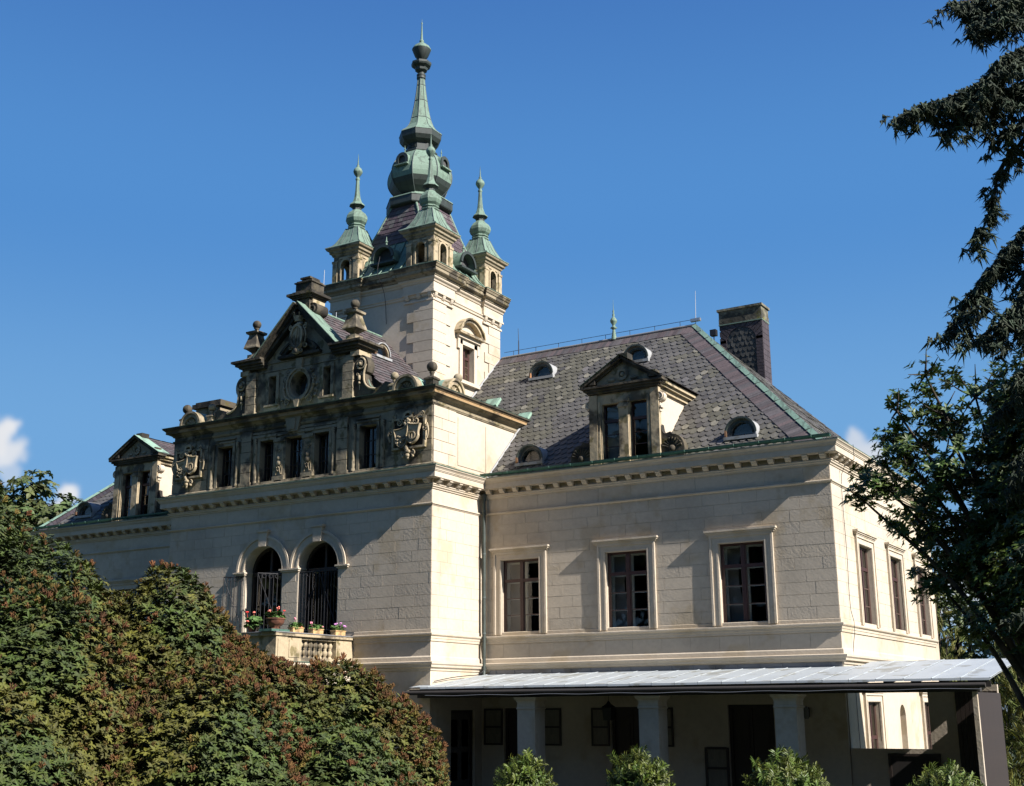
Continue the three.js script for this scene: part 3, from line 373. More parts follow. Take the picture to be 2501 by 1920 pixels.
// blind arch heads over the coats of arms, the arms themselves
function arms(cx, seed) {
  const g = part('coat_of_arms', house, 'carved double shield with crown on a square stone plaque'), z = ZA + 0.03, r = rng(seed);
  obj('plaque', [box(cx - 0.58, cx + 0.58, 10.52, 11.42, z, z + 0.03)], M.crust, g);
  obj('plaque_frame', [box(cx - 0.6, cx - 0.53, 10.5, 11.44, z, z + 0.1), box(cx + 0.53, cx + 0.6, 10.5, 11.44, z, z + 0.1), box(cx - 0.53, cx + 0.53, 10.5, 10.56, z, z + 0.1), box(cx - 0.53, cx + 0.53, 11.38, 11.44, z, z + 0.1)], M.sandPale, g);
  const shield = (x, y, tilt, k) => { const s = new THREE.Shape(); s.moveTo(-0.22, 0.27); s.quadraticCurveTo(0, 0.22, 0.22, 0.27); s.quadraticCurveTo(0.17, 0.05, 0.21, -0.08); s.quadraticCurveTo(0.16, -0.27, 0, -0.33); s.quadraticCurveTo(-0.16, -0.27, -0.21, -0.08); s.quadraticCurveTo(-0.17, 0.05, -0.22, 0.27); const e = ext(s, 0, 0.09, 8, 0.015); e.rotateZ(tilt); e.translate(x, y, z + 0.04 + k * 0.03); const rim = tube(s.getPoints(8).map((p) => { const c = Math.cos(tilt), n = Math.sin(tilt); return [x + p.x * c - p.y * n, y + p.x * n + p.y * c, z + 0.14 + k * 0.03]; }), 0.02, 5, 60); return [finish(e), rim]; };
  obj('shield', shield(cx - 0.24, 10.86, 0.16, 0), M.sandPale, g); obj('shield', [...shield(cx + 0.2, 10.95, -0.14, 1), arcBand(cx + 0.2, 10.86, 0.09, 0.12, 0, Math.PI * 2 - 0.01, z + 0.16, z + 0.2, 16), rod([cx + 0.2, 10.76, z + 0.19], [cx + 0.2, 10.9, z + 0.19], 0.014)], M.sandPale, g);
  const orn = []; for (let i = 0; i < 26; i++) orn.push(ball(cx - 0.42 + r() * 0.34, 10.62 + r() * 0.28, z + 0.15, 0.016 + r() * 0.02, 1, 1, 0.8, 6));
  for (const s of [-1, 1]) { orn.push(volute(cx + s * 0.3, 11.3, z + 0.12, 0.12, s, 1.5, 0.024), volute(cx + s * 0.62, 11.05, z + 0.1, 0.1, s, 1.4, 0.022), volute(cx + s * 0.5, 11.48, z + 0.1, 0.08, -s, 1.4, 0.02), tube([[cx + s * 0.66, 10.75, z + 0.08], [cx + s * 0.72, 10.95, z + 0.1], [cx + s * 0.66, 11.2, z + 0.08]], 0.028, 5), volute(cx + s * 0.17, 10.36, z + 0.1, 0.08, -s, 1.3, 0.024), ball(cx + s * 0.17, 10.27, z + 0.1, 0.045)); }
  for (let i = 0; i < 14; i++) orn.push(ball(cx + (r() - 0.5) * 0.32, 11.2 + r() * 0.2, z + 0.13, 0.03 + r() * 0.03, 1, 1, 0.8, 7));
  orn.push(ball(cx, 10.4, z + 0.12, 0.1, 1, 0.7, 0.7), ball(cx, 10.29, z + 0.12, 0.07), ball(cx, 10.21, z + 0.1, 0.05), ball(cx - 0.02, 10.5, z + 0.15, 0.07, 1, 1.3, 0.7));
  obj('carved_ornament', orn, M.sandPale, g);
  const cr = [arcBand(cx, 11.46, 0.1, 0.17, 0, Math.PI, z + 0.02, z + 0.14, 12)]; for (const dx of [-0.16, -0.08, 0, 0.08, 0.16]) cr.push(ball(cx + dx, 11.63 - Math.abs(dx) * 0.4, z + 0.1, 0.028, 1, 1, 1, 7)); cr.push(box(cx - 0.18, cx + 0.18, 11.42, 11.47, z, z + 0.15));
  obj('crown', cr, M.sandPale, g);
  obj('arch_moulding', arcBand(cx, 11.72, 0.13, 0.2, 0, Math.PI, ZA, ZA + 0.06, 14), M.sand, g);
}
arms(4.45, 41); arms(-4.45, 42);
// things standing on the attic cornice
function ballFinial(x, y, z, k = 1, mat = M.crust, parent = house) { const g = part('ball_finial', parent); obj('plinth', [square([[0.001, y], [0.17 * k, y], [0.17 * k, y + 0.08 * k], [0.12 * k, y + 0.12 * k], [0.12 * k, y + 0.24 * k], [0.15 * k, y + 0.26 * k], [0.15 * k, y + 0.3 * k], [0.07 * k, y + 0.36 * k], [0.001, y + 0.36 * k]], x, z)], mat, g); obj('ball', [lathe([[0.05 * k, y + 0.34 * k], [0.045 * k, y + 0.42 * k], [0.075 * k, y + 0.45 * k], [0.05 * k, y + 0.48 * k]], x, z, 12), ball(x, y + 0.6 * k, z, 0.135 * k, 1, 1, 1, 18)], mat, g); }
for (const s of [-1, 1]) { ballFinial(s * 5.02, 12.26, 2.45, 1.2); ballFinial(s * 3.74, 12.28, 2.58, 0.95, M.sand); ballFinial(s * 5.1, 12.28, 1.18, 1.05, M.sand); }
function segPed(cx, z, turnX) { const g = part('segmental_pediment', house); const mk = (geo) => turnX ? toX(geo, XB + 0.02) : geo; const zz = turnX ? 0 : z; const cy = 12.28, c = turnX ? -z : cx; obj('pediment_arc', [mk(arcBand(c, cy, 0.27, 0.43, 0, Math.PI, zz - 0.15, zz + 0.12, 20)), mk(arcBand(c, cy, 0.39, 0.46, 0, Math.PI, zz - 0.1, zz + 0.17, 20))], turnX ? M.sandPale : M.sand, g); const sh = new THREE.Shape(); sh.absarc(c, cy, 0.3, 0, Math.PI, false); obj('pediment_shell', [mk(ext(sh, zz - 0.12, zz + 0.02, 14)), ...[0.5, 1.05, 1.57, 2.1, 2.65].map((a) => mk(rod([c, cy + 0.03, zz + 0.03], [c + 0.22 * Math.cos(a), cy + 0.22 * Math.sin(a), zz + 0.05], 0.012, 0.035)))], turnX ? M.sandPale : M.sand, g); const hood = arcBand(c, cy, 0.43, 0.465, 0, Math.PI, zz - 0.75, zz - 0.1, 20); obj('pediment_roof', mk(hood), M.copperPale, g); }
segPed(4.38, ZA + 0.08, false); segPed(-4.38, ZA + 0.08, false); segPed(XB, 1.7, true);
{ const g = part('chimney', house, 'low weathered stone chimney behind the left scroll'); obj('chimney_shaft', [box(-5.9, -4.75, 11.5, 13.35, 0.3, 1.2), box(-5.98, -4.67, 12.9, 12.98, 0.22, 1.28)], M.sand, g); obj('chimney_cap', [box(-6.0, -4.65, 13.35, 13.5, 0.2, 1.3), box(-5.92, -4.73, 13.5, 13.58, 0.28, 1.22)], M.crust, g); }
// ---------------------------------------------------------------- gable
{
  const z = 2.55, gb = part('gable', house);
  const hole = [rectHole(0.97, 1.27, 12.64, 13.53), rectHole(-1.27, -0.97, 12.64, 13.53), circHole(0, 13.13, 0.36, 1.12)];
  obj('gable_wall', ext(poly([[-2.19, 12.2], [2.19, 12.2], [2.19, 14.0], [1.75, 14.0], [0.15, 15.6], [-0.15, 15.6], [-1.75, 14.0], [-2.19, 14.0]], hole), z - 0.45, z, 32), M.sand, gb);
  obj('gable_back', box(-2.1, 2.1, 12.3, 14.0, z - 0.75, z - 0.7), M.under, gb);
  for (const s of [-1, 1]) {
    const x0 = s > 0 ? 1.8 : -2.2, x1 = s > 0 ? 2.2 : -1.8;
    for (let k = 0; k < 5; k++) obj('pilaster_block', box(x0, x1, 12.42 + k * 0.27 + 0.008, 12.42 + (k + 1) * 0.27 - 0.008, z - 0.3, z + 0.12), M.sand, gb);
    obj('pilaster_base', box(x0 - 0.05, x1 + 0.05, 12.26, 12.42, z - 0.3, z + 0.17), M.sand, gb);
    // narrow windows
    const c = s * 1.12, q = part('slit_window', house); obj('surround', [box(c - 0.27, c - 0.15, 12.6, 13.55, z - 0.01, z + 0.05), box(c + 0.15, c + 0.27, 12.6, 13.55, z - 0.01, z + 0.05), box(c - 0.27, c + 0.27, 13.55, 13.67, z - 0.01, z + 0.05)], M.sand, q); obj('window_sill', [box(c - 0.3, c + 0.3, 12.54, 12.6, z - 0.1, z + 0.1), box(c - 0.33, c + 0.33, 12.28, 12.54, z - 0.1, z + 0.05)], M.sandPale, q); pane(q, c - 0.15, c + 0.15, 12.64, 13.53, z - 0.25, rng(77 + s)); obj('frame', [box(c - 0.015, c + 0.015, 12.64, 13.53, z - 0.26, z - 0.22), box(c - 0.15, c + 0.15, 13.07, 13.1, z - 0.26, z - 0.22)], M.darkWood, q);
  }
  const oc = part('oculus', house); obj('oculus_ring', [arcBand(0, 13.13, 0.36, 0.46, 0, Math.PI * 2 - 0.001, z - 0.05, z + 0.07, 40, 1.12), arcBand(0, 13.13, 0.44, 0.5, 0, Math.PI * 2 - 0.001, z + 0.02, z + 0.12, 40, 1.1)], M.sand, oc);
  { const p = new THREE.CircleGeometry(0.37, 32); p.scale(1, 1.12, 1); const m = new THREE.Mesh(p, M.glass); m.name = numbered('pane'); m.position.set(0, 13.13, z - 0.3); oc.add(m); }
  const car = []; const cr = rng(5); for (const s of [-1, 1]) { car.push(tube([[s * 0.3, 12.62, z + 0.09], [s * 0.5, 12.75, z + 0.12], [s * 0.6, 13.02, z + 0.09], [s * 0.6, 13.2, z + 0.07]], 0.035, 6), volute(s * 0.62, 13.3, z + 0.06, 0.1, s, 1.4, 0.025), volute(s * 0.45, 12.58, z + 0.08, 0.11, -s, 1.4, 0.028), ball(s * 0.6, 13.06, z + 0.08, 0.06, 1, 1, 0.8), ball(s * 0.68, 12.68, z + 0.06, 0.045), volute(s * 0.5, 13.55, z + 0.05, 0.09, s, 1.3, 0.022)); for (let i = 0; i < 8; i++) car.push(ball(s * (0.55 + cr() * 0.18), 12.6 + cr() * 0.9, z + 0.04, 0.025 + cr() * 0.025, 1, 1.2, 0.7, 7)); }
  car.push(ext(poly([[-0.12, 12.6], [0.12, 12.6], [0.03, 12.32], [-0.03, 12.32]]), z, z + 0.18)); obj('cartouche', car, M.sand, oc);
  obj('frieze_lines', [box(-1.8, 1.8, 13.72, 13.75, z - 0.01, z + 0.03), box(-1.8, 1.8, 13.98, 14.0, z - 0.01, z + 0.04), ext(poly([[-0.09, 13.55], [0.09, 13.55], [0.14, 13.98], [-0.14, 13.98]]), z, z + 0.1)], M.sand, gb);
  // cornice shoulders and raking pediment
  for (const s of [-1, 1]) {
    const A = (x, w) => s > 0 ? [x, x + w] : [-x - w, -x];
    const [a0, a1] = A(1.4, 0.92); obj('gable_cornice', [box(a0 - (s < 0 ? 0.03 : 0), a1 + (s > 0 ? 0.03 : 0), 13.86, 13.93, z - 0.5, z + 0.17), box(a0 - (s < 0 ? 0.12 : 0), a1 + (s > 0 ? 0.12 : 0), 13.93, 14.0, z - 0.6, z + 0.24), box(a0 - (s < 0 ? 0.22 : 0), a1 + (s > 0 ? 0.22 : 0), 14.0, 14.1, z - 0.7, z + 0.32), box(a0 - (s < 0 ? 0.34 : 0), a1 + (s > 0 ? 0.34 : 0), 14.1, 14.17, z - 0.8, z + 0.4)], M.crust, gb);
    obj('gable_cornice_side', [box(s > 0 ? 2.1 : -2.45, s > 0 ? 2.45 : -2.1, 13.7, 13.86, z - 0.5, z + 0.14)], M.sandPale, gb);
    const rk = (o0, o1, z0, z1) => { const L = 1.62, n = 0.7071; const p = (t, o) => [s * (L - t * n * 2.29 - 0 + o * n) , 14.1 + t * n * 2.29 + o * n]; return ext(poly([p(0, o0), p(1, o0), p(1, o1), p(0, o1)]), z0, z1); };
    obj('raking_cornice', [rk(-0.18, -0.08, z - 0.02, z + 0.2), rk(-0.08, 0.02, z - 0.02, z + 0.28), rk(0.02, 0.1, z - 0.3, z + 0.38)], M.crust, gb);
    obj('raking_flashing', [rk(0.1, 0.118, z - 0.3, z + 0.41)], M.copper, gb);
    // obelisk pedestals with balls
    const f = part('obelisk_finial', house), cx = s * 2.05, cz = 2.45;
    obj('plinth', square([[0.001, 14.17], [0.26, 14.17], [0.26, 14.27], [0.19, 14.31], [0.19, 14.42], [0.001, 14.43]], cx, cz), M.sandPale, f);
    obj('obelisk', square([[0.07, 14.42], [0.1, 14.5], [0.22, 14.6], [0.28, 14.62], [0.28, 14.66], [0.17, 15.06], [0.17, 15.1], [0.24, 15.14], [0.25, 15.21], [0.12, 15.24], [0.001, 15.26]], cx, cz), M.sand, f);
    obj('ball', [lathe([[0.06, 15.24], [0.06, 15.32], [0.1, 15.34], [0.05, 15.38]], cx, cz, 12), ball(cx, 15.48, cz, 0.145, 1, 1, 1, 18)], M.crust, f);
    // side scrolls
    const sc = part('scroll_bracket', house), S = new THREE.Shape(); const P = (x, y) => [s * x, y];
    S.moveTo(...P(2.19, 12.27)); S.lineTo(...P(3.6, 12.27)); S.lineTo(...P(3.6, 12.68)); S.lineTo(...P(3.42, 12.74)); S.bezierCurveTo(...P(3.3, 12.72), ...P(3.2, 12.58), ...P(3.0, 12.58)); S.bezierCurveTo(...P(2.72, 12.58), ...P(2.62, 12.9), ...P(2.6, 13.12)); S.lineTo(...P(2.68, 13.16)); S.bezierCurveTo(...P(2.8, 13.45), ...P(2.66, 13.72), ...P(2.42, 13.72)); S.lineTo(...P(2.19, 13.66)); S.closePath();
    obj('scroll_body', ext(S, z - 0.3, z + 0.03, 12), M.crust, sc); obj('scroll_face', [volute(s * 2.45, 13.42, z + 0.05, 0.2, -s, 1.8, 0.035), ball(s * 2.45, 13.42, z + 0.06, 0.075, 1, 1, 0.9), tube([[s * 2.66, 13.4, z + 0.04], [s * 2.58, 13.1, z + 0.05], [s * 2.62, 12.8, z + 0.05], [s * 2.8, 12.62, z + 0.05], [s * 3.05, 12.55, z + 0.05]], 0.035, 6), ball(s * 2.42, 12.98, z + 0.06, 0.07, 0.8, 1.4, 0.8), ball(s * 2.42, 12.82, z + 0.05, 0.05), volute(s * 2.36, 13.1, z + 0.05, 0.06, s, 1.2, 0.018), volute(s * 2.48, 13.1, z + 0.05, 0.06, -s, 1.2, 0.018), rod([s * 2.42, 12.78, z + 0.04], [s * 2.42, 12.6, z + 0.04], 0.02, 0.012)], M.sandPale, sc);
    obj('scroll_flashing', [tube([[s * 2.63, 12.92, z - 0.12], [s * 2.74, 12.7, z - 0.12], [s * 2.98, 12.6, z - 0.12], [s * 3.2, 12.66, z - 0.12]], 0.03, 5), box(s > 0 ? 2.7 : -3.4, s > 0 ? 3.4 : -2.7, 12.3, 12.34, 1.6, z - 0.25)], M.copper, sc);
  }
  obj('pediment_arch', [arcBand(0, 13.75, 0.72, 0.86, 0.55, Math.PI - 0.55, z - 0.01, z + 0.12, 24, 0.95), arcBand(0, 13.75, 0.84, 0.92, 0.55, Math.PI - 0.55, z + 0.03, z + 0.17, 24, 0.95), box(-0.86, 0.86, 14.05, 14.14, z - 0.01, z + 0.16)], M.crust, gb);
  // big cartouche with crown in the pediment
  const ca = part('coat_of_arms', house, 'tall carved oval cartouche with crown in the gable peak'), zc = z + 0.1, cs = rng(9);
  const ov = new THREE.Shape(); ov.absellipse(0, 14.66, 0.2, 0.36, 0, Math.PI * 2); obj('shield', [ext(ov, zc, zc + 0.14, 24, 0.03), arcBand(0, 14.66, 0.2, 0.25, 0, Math.PI * 2 - 0.001, zc + 0.06, zc + 0.19, 32, 1.65), rod([-0.06, 14.4, zc + 0.16], [0.02, 14.95, zc + 0.16], 0.02), rod([0.08, 14.42, zc + 0.16], [0.08, 14.95, zc + 0.16], 0.018)], M.sandPale, ca);
  const co = []; for (const s of [-1, 1]) { co.push(volute(s * 0.28, 14.98, zc + 0.1, 0.1, -s, 1.4, 0.026), volute(s * 0.3, 14.36, zc + 0.08, 0.1, s, 1.4, 0.026), volute(s * 0.14, 14.2, zc + 0.1, 0.09, s, 1.4, 0.028), tube([[s * 0.3, 14.45, zc + 0.1], [s * 0.33, 14.66, zc + 0.1], [s * 0.28, 14.9, zc + 0.1]], 0.03, 5)); } for (let i = 0; i < 16; i++) co.push(ball((cs() - 0.5) * 0.3, 14.12 + cs() * 0.22, zc + 0.12, 0.03 + cs() * 0.03, 1, 1, 0.8, 7)); co.push(ball(0, 14.18, zc + 0.14, 0.1, 1.1, 1.2, 0.8), ball(0.06, 15.06, zc + 0.12, 0.09, 1.3, 0.8, 0.9)); obj('carved_ornament', co, M.sandPale, ca);
  const crn = [lathe([[0.13, 15.16], [0.15, 15.17], [0.14, 15.22], [0.17, 15.34]], 0, zc + 0.06, 14)]; for (let k = 0; k < 7; k++) { const a = k / 7 * 6.283; crn.push(rod([Math.cos(a) * 0.15, 15.24, zc + 0.06 + Math.sin(a) * 0.15], [Math.cos(a) * 0.2, 15.42, zc + 0.06 + Math.sin(a) * 0.2], 0.02, 0.012), ball(Math.cos(a) * 0.2, 15.43, zc + 0.06 + Math.sin(a) * 0.2, 0.026, 1, 1, 1, 6)); } obj('crown', crn, M.sandPale, ca);
  // blackened chimney block crowning the gable
  const gc = part('chimney', house, 'blackened stepped stone chimney crowning the gable');
  const rect = (hx, y0, y1, z0, z1) => box(-hx, hx, y0, y1, z0, z1);
  obj('chimney_base', [rect(0.36, 15.2, 15.98, 1.9, 2.5)], M.sandPale, gc);
  obj('chimney_scroll', [arcBand(0.36, 15.62, 0.02, 0.2, 0, Math.PI * 2 - 0.001, 1.95, 2.5, 20), arcBand(-0.36, 15.62, 0.02, 0.2, 0, Math.PI * 2 - 0.001, 1.95, 2.5, 20), volute(0.36, 15.62, 2.53, 0.17, 1, 1.6, 0.03), volute(-0.36, 15.62, 2.53, 0.17, -1, 1.6, 0.03), ball(0.2, 15.75, 2.52, 0.07), box(-0.3, 0.3, 15.45, 15.96, 2.5, 2.6)], M.crust, gc);
  obj('chimney_cornice', [rect(0.4, 15.98, 16.03, 1.88, 2.66), rect(0.45, 16.03, 16.08, 1.86, 2.7), rect(0.53, 16.08, 16.16, 1.8, 2.78), rect(0.4, 16.16, 16.24, 1.88, 2.64)], M.crust, gc);
  obj('chimney_shaft', [rect(0.33, 16.24, 16.54, 1.95, 2.56), rect(0.37, 16.54, 16.58, 1.92, 2.6), rect(0.32, 16.58, 16.63, 1.98, 2.54), rect(0.17, 16.63, 16.7, 2.05, 2.45), rect(0.21, 16.7, 16.76, 2.0, 2.5)], M.crust, gc);
}
// ---------------------------------------------------------------- main roof
const SL = 0.985, RY = 15.678, RZ = -5.986, RXE = 10.0;
const roofY = (z) => RY - SL * (z - RZ);
const roof = part('roof', house);
const tri = (list) => { const g = new THREE.BufferGeometry(); g.setAttribute('position', new THREE.Float32BufferAttribute(list.flat(), 3)); return finish(g); };
const quad = (a, b, c, d) => [a, b, c, a, c, d];
{
  const ez = -0.08, ey = roofY(-0.08), ex = 15.9;
  obj('roof_boarding', tri([...quad([-ex, ey, ez], [ex, ey, ez], [RXE, RY, RZ], [-RXE, RY, RZ]), [ex, ey, ez], [ex, ey, ZB - 0.3], [RXE, RY, RZ], [-ex, ey, ZB - 0.3], [-ex, ey, ez], [-RXE, RY, RZ], ...quad([ex, ey, ZB - 0.3], [-ex, ey, ZB - 0.3], [-RXE, RY, RZ], [RXE, RY, RZ])]), M.under, roof);
}
const CAMP = camera.position;
function slates(o) {            // o: origin, u, v, n unit vectors, nu, rows, w, e, inside(p), colour(r), hex
  const { origin, u, v, n, u0, u1, rows, w, e, inside, tone, hex, seed, lift = 0.02 } = o, r = rng(seed), out = [];
  const at = (a, b, c) => [0, 1, 2].map((i) => origin[i] + u[i] * a + v[i] * b + n[i] * c);
  for (let k = 0; k < rows; k++) {
    for (let a = u0 + (k % 2 ? w / 2 : 0); a < u1; a += w) {
      const v0 = k * e, mid = at(a, v0 + e * 0.5, 0); if (!inside(mid)) continue;
      const L = e * 1.32, hw = w / 2 - 0.004, ch = hex ? w * 0.46 : 0, lf = lift + r() * 0.008, tw = (r() - 0.5) * 0.012, dv = (r() - 0.5) * 0.014 - (r() > 0.985 ? 0.04 : 0);
      const H = (b) => mix(lf, 0.004, Math.min(1, b / L));
      const ring = hex ? [[-hw, L], [-hw, ch], [-hw * 0.3, 0], [hw * 0.3, 0], [hw, ch], [hw, L]] : [[-hw, L], [-hw, 0], [hw, 0], [hw, L]];
      const top = ring.map(([x, b]) => at(a + x, v0 + b + dv, H(b) + tw * x / hw)), bot = ring.map(([x, b]) => at(a + x, v0 + b + dv, H(b) - 0.012 + tw * x / hw));
      const t = []; for (let i = 1; i < top.length - 1; i++) t.push(top[0], top[i], top[i + 1]);
      for (let i = 0; i < ring.length - 1; i++) t.push(top[i], bot[i], bot[i + 1], top[i], bot[i + 1], top[i + 1]);
      const g = tri(t), c = tone(r, mid), col = new Float32Array(g.attributes.position.count * 3); for (let i = 0; i < col.length; i += 3) col.set(c, i); g.setAttribute('color', new THREE.BufferAttribute(col, 3));
      const du = r() * 5, uv = g.attributes.uv; for (let i = 0; i < uv.count; i++) uv.setX(i, uv.getX(i) + du);
      out.push({ g, d: Math.hypot(mid[0] - CAMP.x, mid[1] - CAMP.y, mid[2] - CAMP.z) });
    }
  }
  return out;
}
const nl = (a) => { const l = Math.hypot(...a); return a.map((q) => q / l); };
const greyTone = (r, p) => { const pa = f3(p[0] * 0.7, p[1] * 0.7, p[2] * 0.7, 33, 3), k = (0.4 + 0.2 * r()) * (0.86 + 0.3 * pa), q = r(), ol = smooth(0.52, 0.68, f3(p[0] * 1.3, p[1] * 1.3, p[2] * 1.3, 34, 2)); if (q > 0.972 - 0.05 * ol) return [0.36 * k, 0.335 * k, 0.26 * k]; if (q > 0.93) return [0.235 * k, 0.22 * k, 0.21 * k]; if (q < 0.05) return [0.12 * k, 0.112 * k, 0.105 * k]; return [mix(0.172, 0.186, ol) * k, mix(0.163, 0.176, ol) * k, mix(0.148, 0.128, ol) * k]; };
const purpleTone = (r) => { const k = 0.42 + 0.3 * r(); return r() > 0.5 ? [0.14 * k, 0.105 * k, 0.105 * k] : [0.125 * k, 0.11 * k, 0.112 * k]; };
const DX = 10.08;
{
  const v = nl([0, SL, -1]), n = nl([0, 1, SL]), e = 0.262, w = 0.226;
  const inside = ([x, y, z]) => {
    const ax = Math.abs(x); if (y > RY - 0.32 || y < 9.85) return false;
    if (ax > RXE + (RY - y) / SL - 0.62) return false;                                  // purple border along the hip
    if (ax < 5.3 && (y < 12.2 || ax < 2.25)) return false; if (y < 15.8 - ax && ax < 5) return false;
    if (Math.abs(ax - DX) < 0.98 && z > -2.3) return false; if (Math.abs(ax - DX) < 1.2 - (y - 12.1) * 1.3 && y > 12.0 && y < 13) return false;
    return true;
  };
  const all = slates({ origin: [0, roofY(-0.08), -0.08], u: [1, 0, 0], v, n, u0: -15.9, u1: 15.9, rows: 32, w, e, inside, tone: greyTone, hex: true, seed: 21, lift: 0.027 }).sort((a, b) => a.d - b.d);
  all.slice(0, 298).forEach((q) => obj('slate', q.g, M.slate, roof));
  obj('slates', all.slice(298).map((q) => q.g), M.slate, roof, STUFF);
  // border courses of narrow purple slates on ridge and hips
  const bd = [];
  bd.push(...slates({ origin: [0, RY, RZ], u: [1, 0, 0], v, n, u0: -RXE, u1: RXE, rows: 1, w: 0.15, e: 0.45, inside: ([x]) => Math.abs(x) > 2.3, tone: purpleTone, hex: false, seed: 23, lift: 0.03 }).map((q) => { q.g.translate(-v[0] * 0.5, -v[1] * 0.5, -v[2] * 0.5); return q.g; }));
  for (const s of [-1, 1]) { const h = nl([s, -SL, 1]); const pn = nl([n[1] * h[2] - n[2] * h[1], n[2] * h[0] - n[0] * h[2], n[0] * h[1] - n[1] * h[0]]); const up = pn[0] * s > 0 ? pn : pn.map((q) => -q); bd.push(...slates({ origin: [s * RXE, RY, RZ], u: h, v: up, n, u0: 0.15, u1: 10.0, rows: 1, w: 0.145, e: 0.42, inside: () => true, tone: purpleTone, hex: false, seed: 25 + s, lift: 0.035 }).map((q) => { q.g.translate(...up.map((c) => -c * 0.6)); return q.g; })); }
  obj('border_slates', bd, M.slate, roof, STUFF);
  // right-hand hip slope
  const v2 = nl([-1, SL, 0]), n2 = nl([SL, 1, 0]);
  const hip = slates({ origin: [15.9, roofY(-0.08), 0], u: [0, 0, -1], v: v2, n: n2, u0: 0, u1: 10.6, rows: 32, w, e, inside: ([x, y, z]) => z < RZ + (RY - y) / SL - 0.25 && y < RY - 0.2 && z > RZ - (RY - y) * 0.8, tone: greyTone, hex: true, seed: 31 });
  obj('slates', hip.map((q) => q.g), M.slate, roof, STUFF);
  // copper hip flashing with lightning conductor
  for (const s of [-1, 1]) { const h = [s * 1, -SL, 1], L = 5.85, a = [s * RXE, RY + 0.03, RZ], q = (t, d) => [a[0] + h[0] * t + s * d, a[1] + h[1] * t + 0.04, a[2] + h[2] * t - d * 1]; const f = []; const m = 14; for (let i = 0; i < m; i++) { const t0 = L * i / m + 0.01, t1 = L * (i + 1) / m - 0.01; f.push(tri(quad([q(t0, 0)[0] - s * 0.17, q(t0, 0)[1] - 0.005, q(t0, 0)[2] - 0.01], [q(t1, 0)[0] - s * 0.17, q(t1, 0)[1] - 0.005, q(t1, 0)[2] - 0.01], [...q(t1, 0)].map((c, k) => c + (k === 1 ? 0.03 : 0)), [...q(t0, 0)].map((c, k) => c + (k === 1 ? 0.03 : 0)))), tri(quad([...q(t0, 0)].map((c, k) => c + (k === 1 ? 0.03 : 0)), [...q(t1, 0)].map((c, k) => c + (k === 1 ? 0.03 : 0)), [q(t1, 0)[0] + s * 0.06, q(t1, 0)[1] - 0.06, q(t1, 0)[2] - 0.14], [q(t0, 0)[0] + s * 0.06, q(t0, 0)[1] - 0.06, q(t0, 0)[2] - 0.14]))); } obj('hip_flashing', f, M.copperPale, roof); }
  obj('ridge_cap', [rod([-RXE, RY + 0.03, RZ], [-2.3, RY + 0.03, RZ], 0.05), rod([2.3, RY + 0.03, RZ], [RXE, RY + 0.03, RZ], 0.05)], M.zincDark, roof);
  const wire = [rod([2.4, RY + 0.24, RZ], [10, RY + 0.24, RZ], 0.009, 0.009, 4)]; for (let x = 2.8; x < 10; x += 0.95) wire.push(rod([x, RY, RZ], [x, RY + 0.25, RZ], 0.01, 0.01, 4)); obj('lightning_wire', wire, M.iron, roof);
  obj('lightning_rod', [rod([10.02, RY, RZ], [10.06, RY + 1.25, RZ], 0.014, 0.008, 5), box(9.85, 10.2, RY + 0.16, RY + 0.26, RZ - 0.06, RZ + 0.06)], M.steel, roof);
  obj('lightning_rod', [rod([3.02, RY, RZ], [3.02, RY + 0.6, RZ], 0.022, 0.018, 5), rod([3.02, RY + 0.6, RZ], [3.0, RY + 1.08, RZ], 0.012, 0.008, 5)], M.iron, roof);
  obj('roof_finial', [lathe([[0.1, RY], [0.09, RY + 0.1], [0.05, RY + 0.35], [0.06, RY + 0.4], [0.13, RY + 0.44], [0.06, RY + 0.49], [0.05, RY + 0.55], [0.12, RY + 0.66], [0.125, RY + 0.72], [0.08, RY + 0.8], [0.03, RY + 0.86], [0.05, RY + 0.92], [0.025, RY + 0.98], [0.035, RY + 1.06], [0.012, RY + 1.12], [0.003, RY + 1.5]], 6.93, RZ, 14)], M.copper, roof);
  // valley flashings against attic and tower
  obj('valley_flashing', [rod([XB + 0.05, roofY(-0.1), -0.1], [XB + 0.05, roofY(-2.7), -2.7], 0.05), rod([2.2, roofY(-3.6), -3.6], [2.2, roofY(-5.9), -5.9], 0.06)], M.lead, roof);
  for (const [x, z, w2, l] of [[3.4, -3.55, 0.55, 0.45], [5.2, -2.65, 0.45, 0.35]]) { const y = roofY(z); const g = box(-w2 / 2, w2 / 2, 0, 0.1, -l / 2, l / 2); g.rotateX(Math.atan(SL)); g.translate(x, y + 0.02, z); obj('roof_hatch', finish(g), M.copperPale, roof); }
}
